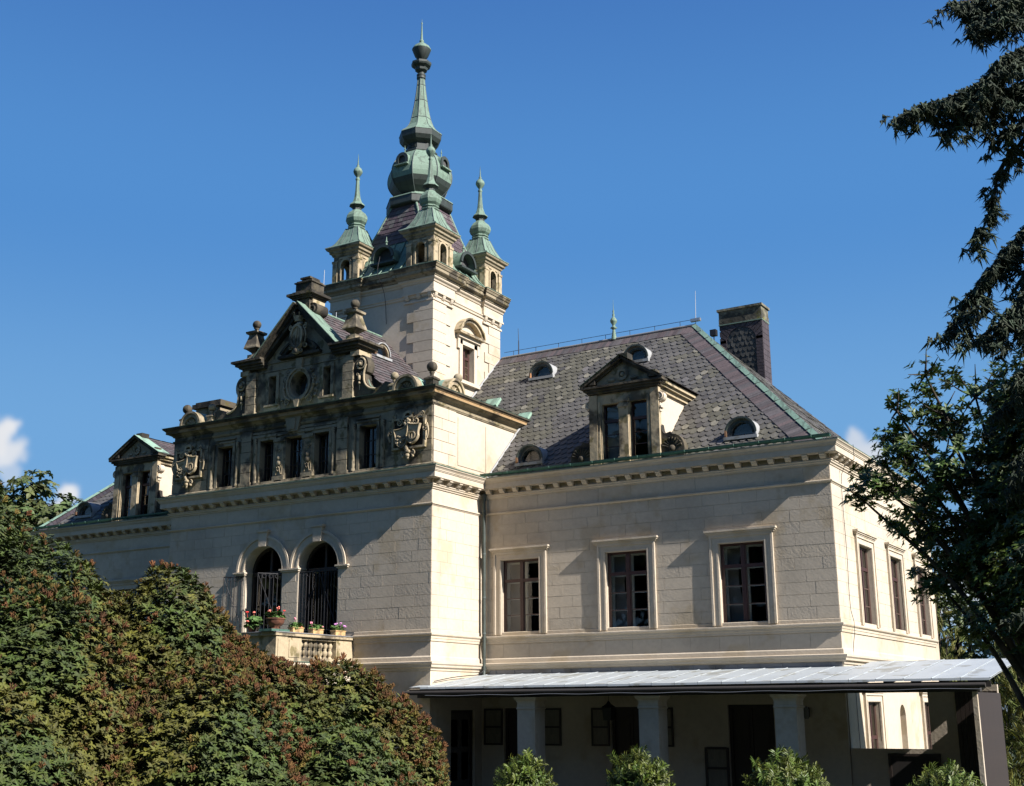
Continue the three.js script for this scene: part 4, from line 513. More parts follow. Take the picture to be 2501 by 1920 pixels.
// small round-headed dormers
function eyebrow(x, z, w = 0.88) {
  const g = part('round_dormer', house), r = w / 2, y = roofY(z) + 0.04, cy = y + 0.12, zb = z - 1.0; g.userData.label = undefined; delete g.userData.label;
  const s = new THREE.Shape(); s.moveTo(x - r, y); s.lineTo(x + r, y); s.lineTo(x + r, cy); s.absarc(x, cy, r, 0, Math.PI, false); s.closePath();
  const hi = new THREE.Path(); const q = r - 0.13; hi.moveTo(x - q, y + 0.03); hi.lineTo(x + q, y + 0.03); hi.lineTo(x + q, cy); hi.absarc(x, cy, q, 0, Math.PI, false); hi.closePath(); s.holes.push(hi);
  obj('dormer_hood', [arcBand(x, cy, r - 0.015, r + 0.02, 0, Math.PI, zb, z + 0.08, 20), box(x - r - 0.02, x - r + 0.015, y - 0.12, cy, zb + 0.4, z + 0.08), box(x + r - 0.015, x + r + 0.02, y - 0.12, cy, zb + 0.4, z + 0.08)], M.lead, g);
  obj('dormer_front', ext(s, z - 0.1, z - 0.04, 18), M.zincDark, g);
  obj('dormer_rim', [arcBand(x, cy, r - 0.13, r - 0.09, 0, Math.PI, z - 0.05, z, 20), arcBand(x, cy, r - 0.02, r + 0.03, 0, Math.PI, z + 0.06, z + 0.1, 20)], M.pipe, g);
  obj('rusty_jamb', [box(x - r - 0.02, x - r + 0.03, y - 0.05, cy + 0.1, z + 0.02, z + 0.11)], M.rustBand, g);
  obj('dormer_sill', box(x - r - 0.05, x + r + 0.05, y - 0.06, y + 0.03, z - 0.1, z + 0.12), M.lead, g);
  pane(g, x - q, x + q, y + 0.03, cy + q, z - 0.12, rng(Math.round(x * 100)));
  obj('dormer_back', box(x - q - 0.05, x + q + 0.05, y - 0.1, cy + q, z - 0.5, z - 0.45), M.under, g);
}
for (const [x, z] of [[4.84, -4.5], [8.43, -4.55], [6.61, -0.57], [13.42, -0.59], [-13.42, -0.62], [-6.61, -0.57]]) eyebrow(x, z);
// pedimented dormers
function bigDormer(cx) {
  const g = part('dormer', house), z = -0.05, y0 = 9.93, yE = 12.08, zB = -2.45; let r = rng(wseed++);
  const X = (a) => cx + a;
  obj('dormer_front', ext(poly([[X(-1.0), y0], [X(1.0), y0], [X(1.0), yE], [X(-1.0), yE]], [rectHole(X(-0.72), X(-0.17), 10.08, 11.76), rectHole(X(0.17), X(0.72), 10.08, 11.76)]), z - 0.25, z), M.sandPale, g);
  for (const s of [-1, 1]) {
    const xs = s > 0 ? [0.98, 1.0] : [-1.0, -0.98];
    const t = toX(ext(poly([[0.3, y0 - 0.3], [0.3, yE + 0.1], [-zB + 0.1, yE + 0.1], [0.34, y0 - 0.3]]), 0, 0.04), X(s > 0 ? 0.955 : -0.995)); obj('dormer_cheek', t, M.plaster, g);
    obj('dormer_pilaster', [box(X(s * 0.99 - 0.13), X(s * 0.99 + 0.13) - 0.002, y0, yE - 0.02, z - 0.12, z + 0.04), box(X(s * 0.8 - 0.035), X(s * 0.8 + 0.035), y0, 11.85, z - 0.1, z + 0.03)], M.sandPale, g);
    // ear scroll on top, shell scroll at the foot
    obj('ear_scroll', [arcBand(X(s * 1.13), 11.78, 0.02, 0.15, 0, Math.PI * 2 - 0.001, z - 0.2, z, 18), volute(X(s * 1.13), 11.78, z + 0.015, 0.12, -s, 1.5, 0.022), box(X(s * 1.08 - 0.06), X(s * 1.08 + 0.06), 11.35, 11.66, z - 0.18, z - 0.02), box(X(s * 1.1 - 0.09), X(s * 1.1 + 0.09), 11.45, 11.5, z - 0.2, z + 0.02)], M.trim, g);
    const sh = new THREE.Shape(), p = (a, b) => [X(s * a), b]; sh.moveTo(...p(1.0, y0)); sh.lineTo(...p(1.75, y0)); sh.bezierCurveTo(...p(1.9, 10.15), ...p(1.82, 10.62), ...p(1.46, 10.64)); sh.lineTo(...p(1.4, 10.72)); sh.lineTo(...p(1.25, 10.68)); sh.bezierCurveTo(...p(1.12, 10.72), ...p(1.14, 10.85), ...p(1.11, 10.98)); sh.lineTo(...p(1.0, 11.02)); sh.closePath();
    const sr = [ext(sh, z - 0.3, z - 0.06, 12)]; for (let k = 0; k < 9; k++) { const a = 0.25 + k * 0.33; sr.push(rod([X(s * (1.45 + 0.13 * Math.cos(a))), 10.25 + 0.13 * Math.sin(a), z - 0.05], [X(s * (1.45 + 0.3 * Math.cos(a))), 10.25 + 0.3 * Math.sin(a), z - 0.04], 0.018, 0.034, 6)); } sr.push(ball(X(s * 1.45), 10.22, z - 0.04, 0.1, 1, 1, 0.8)); obj('shell_scroll', sr, M.crust, g);
    const a = s < 0 ? -0.72 : 0.17, b = s < 0 ? -0.17 : 0.72, fz = z - 0.16; obj('frame', [box(X(a), X(a + 0.045), 10.08, 11.76, fz - 0.05, fz), box(X(b - 0.045), X(b), 10.08, 11.76, fz - 0.05, fz), box(X(a + 0.045), X(b - 0.045), 11.71, 11.76, fz - 0.05, fz), box(X(a + 0.045), X(b - 0.045), 10.08, 10.13, fz - 0.05, fz), box(X(a), X(b), 11.22, 11.31, fz - 0.05, fz + 0.02), ...[10.5, 10.86].map((y) => box(X(a + 0.045), X(b - 0.045), y - 0.013, y + 0.013, fz - 0.04, fz - 0.005))], M.wood, g);
    for (const [c, d] of [[10.13, 10.5], [10.5, 10.86], [10.86, 11.22], [11.31, 11.71]]) pane(g, X(a + 0.045), X(b - 0.045), c, d, fz - 0.025, r);
    obj('curtain', curtainGeo(X(s < 0 ? a : b), X(s < 0 ? b : a), 10.1, 11.74, fz - 0.2, r, 0.55), M.curtain, g);
    obj('acroterion', box(X(s * 0.98 - 0.13), X(s * 0.98 + 0.13), 12.36, 12.56, z - 0.12, z + 0.16), M.crust, g);
    // side entablature
    obj('eaves_cornice', [box(X(s > 0 ? 1.0 : -1.08), X(s > 0 ? 1.08 : -1.0), 12.0, 12.12, zB, z - 0.02), box(X(s > 0 ? 1.0 : -1.18), X(s > 0 ? 1.18 : -1.0), 12.12, 12.2, zB - 0.1, z - 0.02), box(X(s > 0 ? 1.0 : -1.26), X(s > 0 ? 1.26 : -1.0), 12.2, 12.3, zB - 0.2, z - 0.02)], M.sandPale, g);
    const e = [s * 1.34, 12.32], ap = [0, 13.12]; obj('dormer_roof', tri(quad([X(e[0]), e[1], z + 0.22], [X(ap[0]), ap[1], z + 0.22], [X(ap[0]), ap[1], -3.5], [X(e[0]), e[1], -2.75])), M.zincDark, g);
    const vv = nl([-e[0], ap[1] - e[1], 0]), nn = nl([s * (ap[1] - e[1]), 1.34, 0]); obj('dormer_slates', slates({ origin: [X(e[0]), e[1], -0.35], u: [0, 0, -1], v: vv, n: nn, u0: 0.1, u1: 3.2, rows: 7, w: 0.2, e: 0.22, inside: ([, y, zz]) => y > roofY(zz) - 0.05, tone: purpleTone, hex: false, seed: 60 + s }).map((q) => q.g), M.slate, g, STUFF);
    const L = Math.hypot(1.34, 0.8); obj('verge_flashing', tri(quad([X(e[0]), e[1] + 0.03, z + 0.24], [X(ap[0]), ap[1] + 0.03, z + 0.24], [X(ap[0]), ap[1] + 0.035, z - 0.32], [X(e[0]), e[1] + 0.035, z - 0.32])), M.copperPale, g);
    const rk = (o0, o1, z0, z1) => { const d = nl([-s * 1.34, 0.8, 0]), n2 = [s * 0.8 / L, 1.34 / L]; const pt = (t, o) => [X(e[0] + d[0] * t + n2[0] * o), e[1] + d[1] * t + n2[1] * o]; return ext(poly([pt(0, o0), pt(L, o0), pt(L, o1), pt(0, o1)]), z0, z1); };
    obj('raking_cornice', [rk(-0.14, -0.07, z - 0.02, z + 0.1), rk(-0.07, 0, z - 0.02, z + 0.2)], M.crust, g);
  }
  obj('mullion_pier', [box(X(-0.15), X(0.15), y0, 11.9, z - 0.2, z + 0.05), box(X(-0.18), X(0.18), 11.6, 11.68, z - 0.2, z + 0.08), box(X(-0.18), X(0.18), 11.76, 11.84, z - 0.2, z + 0.08), box(X(-0.18), X(0.18), y0, 10.14, z - 0.2, z + 0.09)], M.sandPale, g);
  obj('entablature', [box(X(-1.06), X(1.06), yE - 0.02, 12.1, z - 0.2, z + 0.05), box(X(-1.16), X(1.16), 12.1, 12.17, z - 0.2, z + 0.1), box(X(-1.24), X(1.24), 12.17, 12.24, z - 0.2, z + 0.15), box(X(-1.32), X(1.32), 12.24, 12.3, z - 0.2, z + 0.21)], M.crust, g);
  obj('tympanum', [ext(poly([[X(-1.2), 12.3], [X(1.2), 12.3], [X(0), 13.03]]), z - 0.15, z + 0.02)], M.sand, g);
  obj('tympanum_rosette', [arcBand(X(0), 12.58, 0.1, 0.18, 0, Math.PI * 2 - 0.001, z, z + 0.08, 20), ball(X(0), 12.58, z + 0.03, 0.08, 1, 1, 0.7), ball(X(-0.36), 12.45, z + 0.02, 0.09, 1.4, 0.7, 0.5), ball(X(0.36), 12.45, z + 0.02, 0.09, 1.4, 0.7, 0.5)], M.sand, g);
  obj('acroterion', box(X(-0.16), X(0.16), 13.02, 13.24, z - 0.35, z + 0.0), M.crust, g);
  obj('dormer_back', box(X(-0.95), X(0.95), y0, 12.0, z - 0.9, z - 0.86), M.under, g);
}
bigDormer(DX); bigDormer(-DX);
// ---------------------------------------------------------------- steep roof of the projecting bay
{
  const g = part('bay_roof', house), yT = 15.77, z0 = 2.1, z1 = -5.6;
  for (const s of [-1, 1]) {
    const e = [s * 3.52, yT - 3.52];
    obj('roof_boarding', tri(quad([e[0], e[1], z0], [0, yT, z0], [0, yT, z1], [e[0], e[1], z1])), M.under, g);
    const v = nl([-s, 1, 0]), n = nl([s, 1, 0]);
    obj('bay_slates', slates({ origin: [e[0], e[1], z0 + 0.1], u: [0, 0, -1], v, n, u0: 0, u1: 6.5, rows: 24, w: 0.24, e: 0.205, inside: ([x, y, z]) => y < 15.7 && !(z < -1.6 && Math.abs(x) < 2.2) && y > roofY(z) - 0.25, tone: purpleTone, hex: false, seed: 70 + s, lift: 0.026 }).map((q) => q.g), M.slate, g, STUFF);
    obj('eaves_flashing', tri(quad([s * 3.3, 12.5, 2.0], [s * 4.9, 12.3, 2.0], [s * 4.9, 12.3, -2.4], [s * 3.3, 12.5, -2.4])), M.copper, g);
  }
  obj('gable_end', tri([[-3.52, yT - 3.52, z0], [3.52, yT - 3.52, z0], [0, yT, z0]]), M.under, g);
  obj('ridge_cap', [rod([0, yT + 0.02, z0], [0, yT + 0.02, -1.62], 0.045)], M.copper, g);
  obj('snow_guard', [0.9, -0.4].map((z) => rod([0.02, yT, z], [0.02, yT + 0.22, z], 0.012)), M.steel, g);
  obj('lightning_rod', [rod([-0.6, 15.2, 0.9], [-0.55, 17.6, 0.9], 0.016, 0.01, 5)], M.steel, g);
  // round dormer with a rust-coloured arch
  const d = part('round_dormer', house, 'round dormer with rust-coloured arch beside the gable'), x = 1.46, zc = 0.22, r = 0.38, y = 14.36, cy = y + 0.1;
  const S = new THREE.Shape(); S.moveTo(-zc - r, y); S.lineTo(-zc + r, y); S.lineTo(-zc + r, cy); S.absarc(-zc, cy, r, 0, Math.PI, false); S.closePath(); const q = r - 0.09, hp = new THREE.Path(); hp.moveTo(-zc - q, y + 0.02); hp.lineTo(-zc + q, y + 0.02); hp.lineTo(-zc + q, cy); hp.absarc(-zc, cy, q, 0, Math.PI, false); hp.closePath(); S.holes.push(hp);
  obj('dormer_hood', toX(arcBand(-zc, cy, r - 0.01, r + 0.03, 0, Math.PI, -0.9, 0.06, 20), x), M.lead, d); obj('dormer_front', toX(ext(S, -0.05, 0, 16), x), M.rustBand, d); obj('dormer_rim', toX(arcBand(-zc, cy, q, q + 0.04, 0, Math.PI, -0.02, 0.03, 18), x), M.sandPale, d); obj('dormer_sill', box(x - 0.1, x + 0.1, y - 0.06, y + 0.02, zc - r - 0.05, zc + r + 0.05), M.lead, d);
  { const p = new THREE.PlaneGeometry(2 * q, q + 0.1); const m = new THREE.Mesh(p, M.glass); m.name = numbered('pane'); m.rotation.y = Math.PI / 2; m.position.set(x - 0.08, y + (q + 0.1) / 2, zc); d.add(m); obj('dormer_back', box(x - 0.4, x - 0.36, y - 0.2, cy + q, zc - q, zc + q), M.under, d); }
}
// ---------------------------------------------------------------- slate-hung chimney on the right hip
{
  const g = part('chimney', house, 'tall purple slate-hung chimney with stone cap on the right hip'), x0 = 10.02, x1 = 11.58, z1 = -8.2, z0 = -8.9, yt = 16.25;
  obj('chimney_core', box(x0 + 0.02, x1 - 0.02, 12, yt, z0 + 0.02, z1 - 0.02), M.under, g);
  const fr = slates({ origin: [x0, 13.2, z1 - 0.02], u: [1, 0, 0], v: [0, 1, 0], n: [0, 0, 1], u0: 0.05, u1: 1.53, rows: 15, w: 0.17, e: 0.2, inside: ([x, y]) => { const a = (x - 10.8) / 0.56; return Math.abs(a) < 1 && y < 15.55 + 0.56 * Math.sqrt(1 - a * a); }, tone: (r) => { const k = 0.6 + 0.9 * r(); return [0.035 * k, 0.036 * k, 0.032 * k]; }, hex: true, seed: 81 });
  const bd = []; for (let y = 13.6; y < 15.6; y += 0.11) for (const [a, b] of [[x0, x0 + 0.24], [x1 - 0.24, x1]]) { const k = 0.75 + 0.5 * hash2(Math.round(y * 100), Math.round(a * 10), 3); bd.push([box(a, b, y + 0.006, y + 0.106, z1 - 0.05, z1 + 0.012), k]); }
  for (let k = 0; k < 14; k++) { const a0 = Math.PI * k / 14 + 0.02, a1 = Math.PI * (k + 1) / 14 - 0.02; const P = (a, r) => [10.8 + Math.cos(a) * r, 15.55 + Math.sin(a) * r]; const lim = (p) => [Math.max(x0, Math.min(x1, p[0])), Math.min(yt - 0.02, p[1])]; bd.push([ext(poly([P(a0, 0.56), lim(P(a0, 1.2)), lim(P(a1, 1.2)), P(a1, 0.56)]), z1 - 0.05, z1 + 0.012, 2), 0.8 + 0.4 * hash2(k, 7, 1)]); }
  for (let y = 13.0; y < yt - 0.05; y += 0.2) for (let k = 0; k < 4; k++) bd.push([box(x1 - 0.02, x1 + 0.015, y + 0.006, y + 0.194, z0 + k * 0.175 + 0.004 + (y * 5 % 2 > 1 ? 0 : 0.0), z0 + (k + 1) * 0.175 - 0.004), 0.8 + 0.5 * hash2(Math.round(y * 10), k, 5)]);
  const tint = (gq, k) => { const c = new Float32Array(gq.attributes.position.count * 3); for (let i = 0; i < c.length; i += 3) c.set([0.05 * k, 0.038 * k, 0.043 * k], i); gq.setAttribute('color', new THREE.BufferAttribute(c, 3)); return gq; };
  obj('hung_slates', [...fr.map((q) => q.g), ...bd.map(([a, k]) => tint(a, k))], M.slate, g, STUFF);
  obj('chimney_band', box(x0 - 0.02, x1 + 0.03, yt, yt + 0.035, z0 - 0.03, z1 + 0.04), M.copper, g);
  obj('chimney_cap', [box(x0 - 0.01, x1 + 0.02, yt + 0.035, yt + 0.24, z0 - 0.02, z1 + 0.03), box(x0 - 0.005, x1 + 0.01, yt + 0.24, yt + 0.52, z0 - 0.01, z1 + 0.02), box(x0 - 0.06, x1 + 0.06, yt + 0.52, yt + 0.6, z0 - 0.06, z1 + 0.07)], M.stoneGrey, g);
  obj('flood_lamp', [box(9.72, 9.94, 15.9, 16.12, -8.2, -8.0), rod([9.83, 15.3, -8.15], [9.83, 15.9, -8.1], 0.02)], M.iron, house);
}
// lightning conductor down the right wall
obj('lightning_conductor', [rod([XR + 0.43, 9.9, -0.85], [XR + 0.43, 9.5, -0.85], 0.008, 0.008, 4), tube([[XR + 0.43, 9.5, -0.85], [XR + 0.1, 9.3, -0.85], [XR + 0.05, 9.0, -0.85], [XR + 0.05, 7, -0.85], [XR + 0.05, 5.5, -0.85], [XR + 0.13, 5.1, -0.85], [XR + 0.05, 4.7, -0.85], [XR + 0.05, 0.2, -0.85]], 0.008, 4)], M.iron, house);
// ---------------------------------------------------------------- tower
{
  const ZT = -3.809, T = 2.177, zf = ZT + T, tw = part('tower', house);
  const fp = [[-T, ZT - T], [-T, zf], [T, zf], [T, ZT - T]];
  obj('tower_wall', [box(-T, T - 0.4, 9.5, 17.95, ZT - T, zf), toX(ext(poly([[-zf, 9.5], [-ZT + T, 9.5], [-ZT + T, 17.95], [-zf, 17.95]], [rectHole(3.43, 4.19, 14.33, 15.62)]), -0.4, 0), T)], M.plaster, tw);
  // quoins
  for (let k = 0; k < 9; k++) {
    const y0 = 13.52 + k * 0.367, y1 = y0 + 0.352, L = k % 2 ? 1.06 : 0.78;
    obj('quoin', [box(T - L, T + 0.04, y0, y1, zf - 0.02, zf + 0.04)], M.plaster, tw);
    obj('quoin', [box(T - 0.02, T + 0.04, y0, y1, zf - L, zf - 0.021)], M.plaster, tw);
    obj('quoin', [box(T - 0.02, T + 0.04, y0, y1, ZT - T, ZT - T + L)], M.plaster, tw);
    obj('quoin', [box(-T - 0.04, -T + L, y0, y1, zf - 0.02, zf + 0.04)], M.plaster, tw);
  }
  // tower window with segmental hood
  const wg = tallWindow(house, [T, 14.33, ZT], Math.PI / 2, { w: 0.76, h: 1.29, surround: false, curtain: false, transom: 0.3, bars: 2, depth: 0.16 });
  obj('surround', [box(-0.56, -0.38, -0.04, 1.45, -0.01, 0.06), box(0.38, 0.56, -0.04, 1.45, -0.01, 0.06), box(-0.56, 0.56, 1.29, 1.5, -0.01, 0.06), box(-0.7, -0.56, 1.1, 1.5, -0.01, 0.08), box(0.56, 0.7, 1.1, 1.5, -0.01, 0.08), box(-0.72, 0.72, 1.5, 1.62, -0.01, 0.14)], M.trim, wg);
  obj('hood', [box(-0.82, 0.82, 1.62, 1.7, -0.01, 0.26), arcBand(0, 1.42, 0.72, 0.84, 0.36, Math.PI - 0.36, -0.01, 0.2, 24), arcBand(0, 1.42, 0.83, 0.89, 0.34, Math.PI - 0.34, -0.01, 0.28, 24)], M.sandPale, wg);
  obj('window_sill', [box(-0.62, 0.62, -0.16, -0.04, -0.01, 0.16)], M.trim, wg);
  // head of the tower: bands, corbels, cornice, with the corners breaking forward
  obj('tower_band', sweep([[0, 16.95], [0.04, 16.96], [0.05, 17.02], [0.08, 17.05], [0.08, 17.08], [0, 17.1]], fp), M.trim, tw);
  const brk = 1.22, bp = 0.1;
  for (const [sx, sz] of [[1, 1], [-1, 1], [1, -1]]) {
    const x0 = sx > 0 ? T - brk : -T - bp, x1 = sx > 0 ? T + bp : -T + brk, z0 = sz > 0 ? zf - brk : ZT - T - bp, z1 = sz > 0 ? zf + bp : ZT - T + brk;
    obj('corner_block', [box(x0, x1, 17.08, 17.46, z0, z1), box(x0 + 0.02, x1 - 0.03, 16.78, 16.85, z0 + 0.02, z1 - 0.03), box(x0 - 0.02, x1 + 0.03, 17.06, 17.13, z0 - 0.02, z1 + 0.03)], M.trim, tw);
    const cb = (x, z, rot) => { const s = new THREE.Shape(); s.moveTo(-0.02, 16.86); s.quadraticCurveTo(0.1, 16.88, 0.12, 17.06); s.lineTo(-0.02, 17.06); s.closePath(); const e = ext(s, -0.075, 0.075, 5); e.rotateY(rot); e.translate(x, 0, z); obj('corbel', finish(e), M.trim, tw); };
    for (let k = 0; k < 3; k++) { if (sz > 0) cb(x0 + 0.17 + k * (brk + bp - 0.34) / 2, zf, -Math.PI / 2); if (sx > 0) cb(T, z0 + 0.17 + k * (brk + bp - 0.34) / 2, 0); }
  }
  const fb = [[-T - bp, ZT - T - bp], [-T - bp, zf + bp], [-T + brk, zf + bp], [-T + brk, zf], [T - brk, zf], [T - brk, zf + bp], [T + bp, zf + bp], [T + bp, zf - brk], [T, zf - brk], [T, ZT - T + brk], [T + bp, ZT - T + brk], [T + bp, ZT - T - bp]];
  obj('tower_frieze', sweep([[0, 17.42], [0.03, 17.43], [0.05, 17.48], [0.1, 17.52], [0.12, 17.55], [0.12, 17.58]], fb), M.trim, tw);
  obj('tower_cornice', sweep([[0.1, 17.58], [0.14, 17.6], [0.17, 17.66], [0.25, 17.7], [0.25, 17.72], [0.27, 17.72], [0.27, 17.83], [0.3, 17.84], [0.33, 17.9], [0.36, 17.93], [0.36, 17.97], [-0.3, 18.0]], fb), M.sand, tw, { label: 'lichen-darkened cornice round the tower head' });
  obj('cornice_flashing', sweep([[0.365, 17.965], [0.38, 17.975], [0.38, 17.99], [-0.4, 18.02]], fb), M.copper, tw);
  obj('signal_wire', tube([[0.2, 18.6, zf + 0.45], [0.15, 18.0, zf + 0.5], [0.2, 17.3, zf + 0.15], [0.25, 16.2, zf + 0.06]], 0.012, 4), M.iron, tw);
  // copper skirt roof
  const sk = [square([[1.12, 17.9], [1.12, 19.5]], 0, ZT)]; { const prof = [[2.44, 18.0], [2.24, 18.16], [1.98, 18.5], [1.74, 18.9], [1.52, 19.3], [1.4, 19.55]]; for (let d = 0; d < 4; d++) { const l = []; for (let i = 0; i < 5; i++) { const [a, y] = prof[i], [b, y2] = prof[i + 1]; l.push(...quad([-1.13, y, a], [1.13, y, a], [1.13, y2, b], [-1.13, y2, b])); } const g = tri(l); g.rotateY(d * Math.PI / 2); g.translate(0, 0, ZT); sk.push(finish(g)); } sk.push(square([[1.4, 19.53], [0.5, 19.6]], 0, ZT)); }
  obj('copper_skirt', sk, M.copper, tw);
  const sm = []; for (let k = -2; k <= 2; k++) { const f = k * 0.44; for (const d of [0, 1]) { const pt = (h, y) => d ? [h + 0.015, y, ZT + f] : [f, y, ZT + h + 0.015]; sm.push(tube([pt(2.44, 18.01), pt(1.98, 18.51), pt(1.74, 18.91), pt(1.4, 19.55)], 0.02, 4, 10)); } } sm.forEach((q) => obj('standing_seam', q, M.copper, tw));
  // lunette dormers in the skirt
  for (const d of [0, 1, 2]) {
    const q = part('lunette_dormer', house); const mk = (g) => { if (d === 1) { g.rotateY(Math.PI / 2); } else if (d === 2) g.rotateY(-Math.PI / 2); g.translate(0, 0, ZT); return finish(g); };
    obj('dormer_hood', [mk(arcBand(0, 18.72, 0.44, 0.49, 0, Math.PI, 1.4, 2.22, 22)), mk(box(-0.49, -0.44, 18.55, 18.72, 1.5, 2.2)), mk(box(0.44, 0.49, 18.55, 18.72, 1.5, 2.2))], M.copper, q);
    obj('dormer_rim', [mk(arcBand(0, 18.72, 0.4, 0.5, 0, Math.PI, 2.2, 2.25, 22)), mk(box(-0.52, 0.52, 18.5, 18.57, 1.8, 2.28))], M.copperDark, q);
    obj('dormer_louvre', [mk((() => { const s = new THREE.Shape(); s.moveTo(-0.44, 18.57); s.lineTo(0.44, 18.57); s.lineTo(0.44, 18.72); s.absarc(0, 18.72, 0.44, 0, Math.PI, false); s.closePath(); return ext(s, 1.9, 1.94, 16); })())], M.under, q);
    obj('dormer_finial', mk(lathe([[0.09, 19.18], [0.04, 19.28], [0.03, 19.36], [0.06, 19.4], [0.025, 19.45], [0.012, 19.6]], 0, 2.0, 10)), M.copper, q);
  }
  // slate-covered chamfered roof
  const sp = part('spire', house, 'onion-domed copper spire over steep purple slates');
  const ch = (h, c, y) => [[h, -h + c], [h, h - c], [h - c, h], [-h + c, h], [-h, h - c], [-h, -h + c], [-h + c, -h], [h - c, -h]].map(([x, z]) => [x, y, ZT + z]);
  const loft = (rings) => { const l = []; for (let i = 0; i < rings.length - 1; i++) for (let k = 0; k < 8; k++) l.push(...quad(rings[i][k], rings[i][(k + 1) % 8], rings[i + 1][(k + 1) % 8], rings[i + 1][k])); return tri(l); };
  const rgs = [ch(1.42, 0.1, 19.52), ch(1.19, 0.28, 20.35), ch(0.98, 0.42, 21.2)];
  obj('slate_core', loft(rgs), M.under, sp);
  const spSl = []; { const r = rng(90); for (let row = 0; row < 9; row++) for (let k = 0; k < 8; k++) { const t0 = row / 9, t1 = (row + 1.12) / 9; const L = (t, i) => { const a = t < 0.48 ? 0 : 1, f = a ? (t - 0.48) / 0.52 : t / 0.48; return [0, 1, 2].map((q) => mix(rgs[a][i][q], rgs[a + 1][i][q], Math.min(1.02, f))); }; const A0 = L(t0, k), A1 = L(t0, (k + 1) % 8), B0 = L(t1, k), B1 = L(t1, (k + 1) % 8); const wd = Math.hypot(A1[0] - A0[0], A1[2] - A0[2]), n = Math.max(1, Math.round(wd / 0.2)); const ctr = [(A0[0] + A1[0]) / 2, 0, (A0[2] + A1[2]) / 2 - ZT], nn = nl([ctr[0], 0.35 * Math.hypot(ctr[0], ctr[2]), ctr[2]]); for (let i = 0; i < n; i++) { const f0 = (i + 0.02) / n, f1 = (i + 0.98) / n, P = (a, b, f, o) => [0, 1, 2].map((q) => mix(a[q], b[q], f) + nn[q] * o); const o = 0.018 + r() * 0.01, p = [P(A0, A1, f0, o), P(A0, A1, f1, o), P(B0, B1, f1, 0.006), P(B0, B1, f0, 0.006)], b = [P(A0, A1, f0, 0.002), P(A0, A1, f1, 0.002)]; const g = tri([...quad(...p), ...quad(b[0], b[1], p[1], p[0])]); const kk = 0.75 + 0.5 * r(), pale = row > 3 && row < 8 && hash2(i, row, 4) > 0.55 && (k % 2 === 0); const c = pale ? [0.1 * kk, 0.092 * kk, 0.088 * kk] : [0.068 * kk, 0.046 * kk, 0.055 * kk]; const col = new Float32Array(g.attributes.position.count * 3); for (let q = 0; q < col.length; q += 3) col.set(c, q); g.setAttribute('color', new THREE.BufferAttribute(col, 3)); spSl.push(g); } } }
  obj('spire_slates', spSl, M.slate, sp, STUFF);
  obj('corner_flashing', [0, 1, 2, 3, 4, 5, 6, 7].map((k) => tube([rgs[0][k], rgs[1][k], rgs[2][k]], 0.05, 5, 8)), M.copper, sp);
  obj('platform', [octo([[0.9, 21.14], [1.16, 21.2], [1.18, 21.24], [1.18, 21.5], [1.12, 21.54]], 0, ZT)], M.copperDark, sp);
  obj('platform_roof', [octo([[1.2, 21.5], [1.18, 21.55], [0.85, 21.68], [0.78, 21.72], [0.72, 21.8]], 0, ZT)], M.copper, sp);
  const onion = [[0.66, 21.76], [0.78, 21.84], [0.92, 21.98], [1.04, 22.14], [1.12, 22.32], [1.15, 22.5], [1.14, 22.68], [1.09, 22.88], [1.0, 23.08], [0.88, 23.26], [0.74, 23.42], [0.6, 23.54], [0.54, 23.58]];
  obj('onion_dome', octo(onion.slice(4), 0, ZT), M.copper, sp);
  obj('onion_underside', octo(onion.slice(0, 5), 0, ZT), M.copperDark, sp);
  const rib = (pts, k, r0) => tube(pts.map(([r, y]) => { const a = Math.PI / 8 + k * Math.PI / 4; return [Math.cos(a) * r * 1.085, y, ZT + Math.sin(a) * r * 1.085]; }), r0, 4, 24);
  obj('dome_seams', [0, 1, 2, 3, 4, 5, 6, 7].map((k) => rib(onion, k, 0.018)), M.seam, sp);
  obj('dome_collar', [octo([[0.55, 23.52], [0.62, 23.56], [0.62, 23.62], [0.52, 23.66]], 0, ZT)], M.copperDark, sp);
  obj('lantern', [octo([[0.5, 23.6], [0.5, 24.0]], 0, ZT), ...[0, 1, 2, 3].map((k) => box(-0.14, 0.14, 23.74 + k * 0.06, 23.765 + k * 0.06, ZT + 0.48, ZT + 0.53)), ...[0, 1, 2, 3].map((k) => box(0.48, 0.53, 23.74 + k * 0.06, 23.765 + k * 0.06, ZT - 0.14, ZT + 0.14))], M.copperDark, sp);
  obj('flared_eave', [octo([[0.5, 23.9], [0.66, 24.02], [0.75, 24.16], [0.77, 24.38], [0.74, 24.4]], 0, ZT)], M.copperDark, sp);
  const cone = [[0.78, 24.38], [0.76, 24.42], [0.6, 24.55], [0.47, 24.75], [0.37, 25.05], [0.29, 25.45], [0.23, 25.85], [0.18, 26.25], [0.145, 26.6], [0.13, 26.8]];
  obj('needle_spire', octo(cone, 0, ZT), M.copper, sp); obj('needle_seams', [...[0, 1, 2, 3, 4, 5, 6, 7].map((k) => rib(cone, k, 0.014)), ...[[0.372, 25.04], [0.235, 25.82], [0.155, 26.5]].map(([r, y]) => octo([[r + 0.004, y], [r + 0.012, y + 0.015], [r, y + 0.03]], 0, ZT))], M.seam, sp);
  obj('spire_collar', [lathe([[0.13, 26.78], [0.17, 26.8], [0.18, 26.86], [0.14, 26.88], [0.18, 26.94], [0.18, 26.98], [0.12, 27.02], [0.12, 27.1]], 0, ZT, 16), octo([[0.12, 27.08], [0.22, 27.16], [0.24, 27.26], [0.34, 27.34], [0.37, 27.4], [0.37, 27.48], [0.2, 27.54], [0.08, 27.58]], 0, ZT)], M.copperDark, sp);
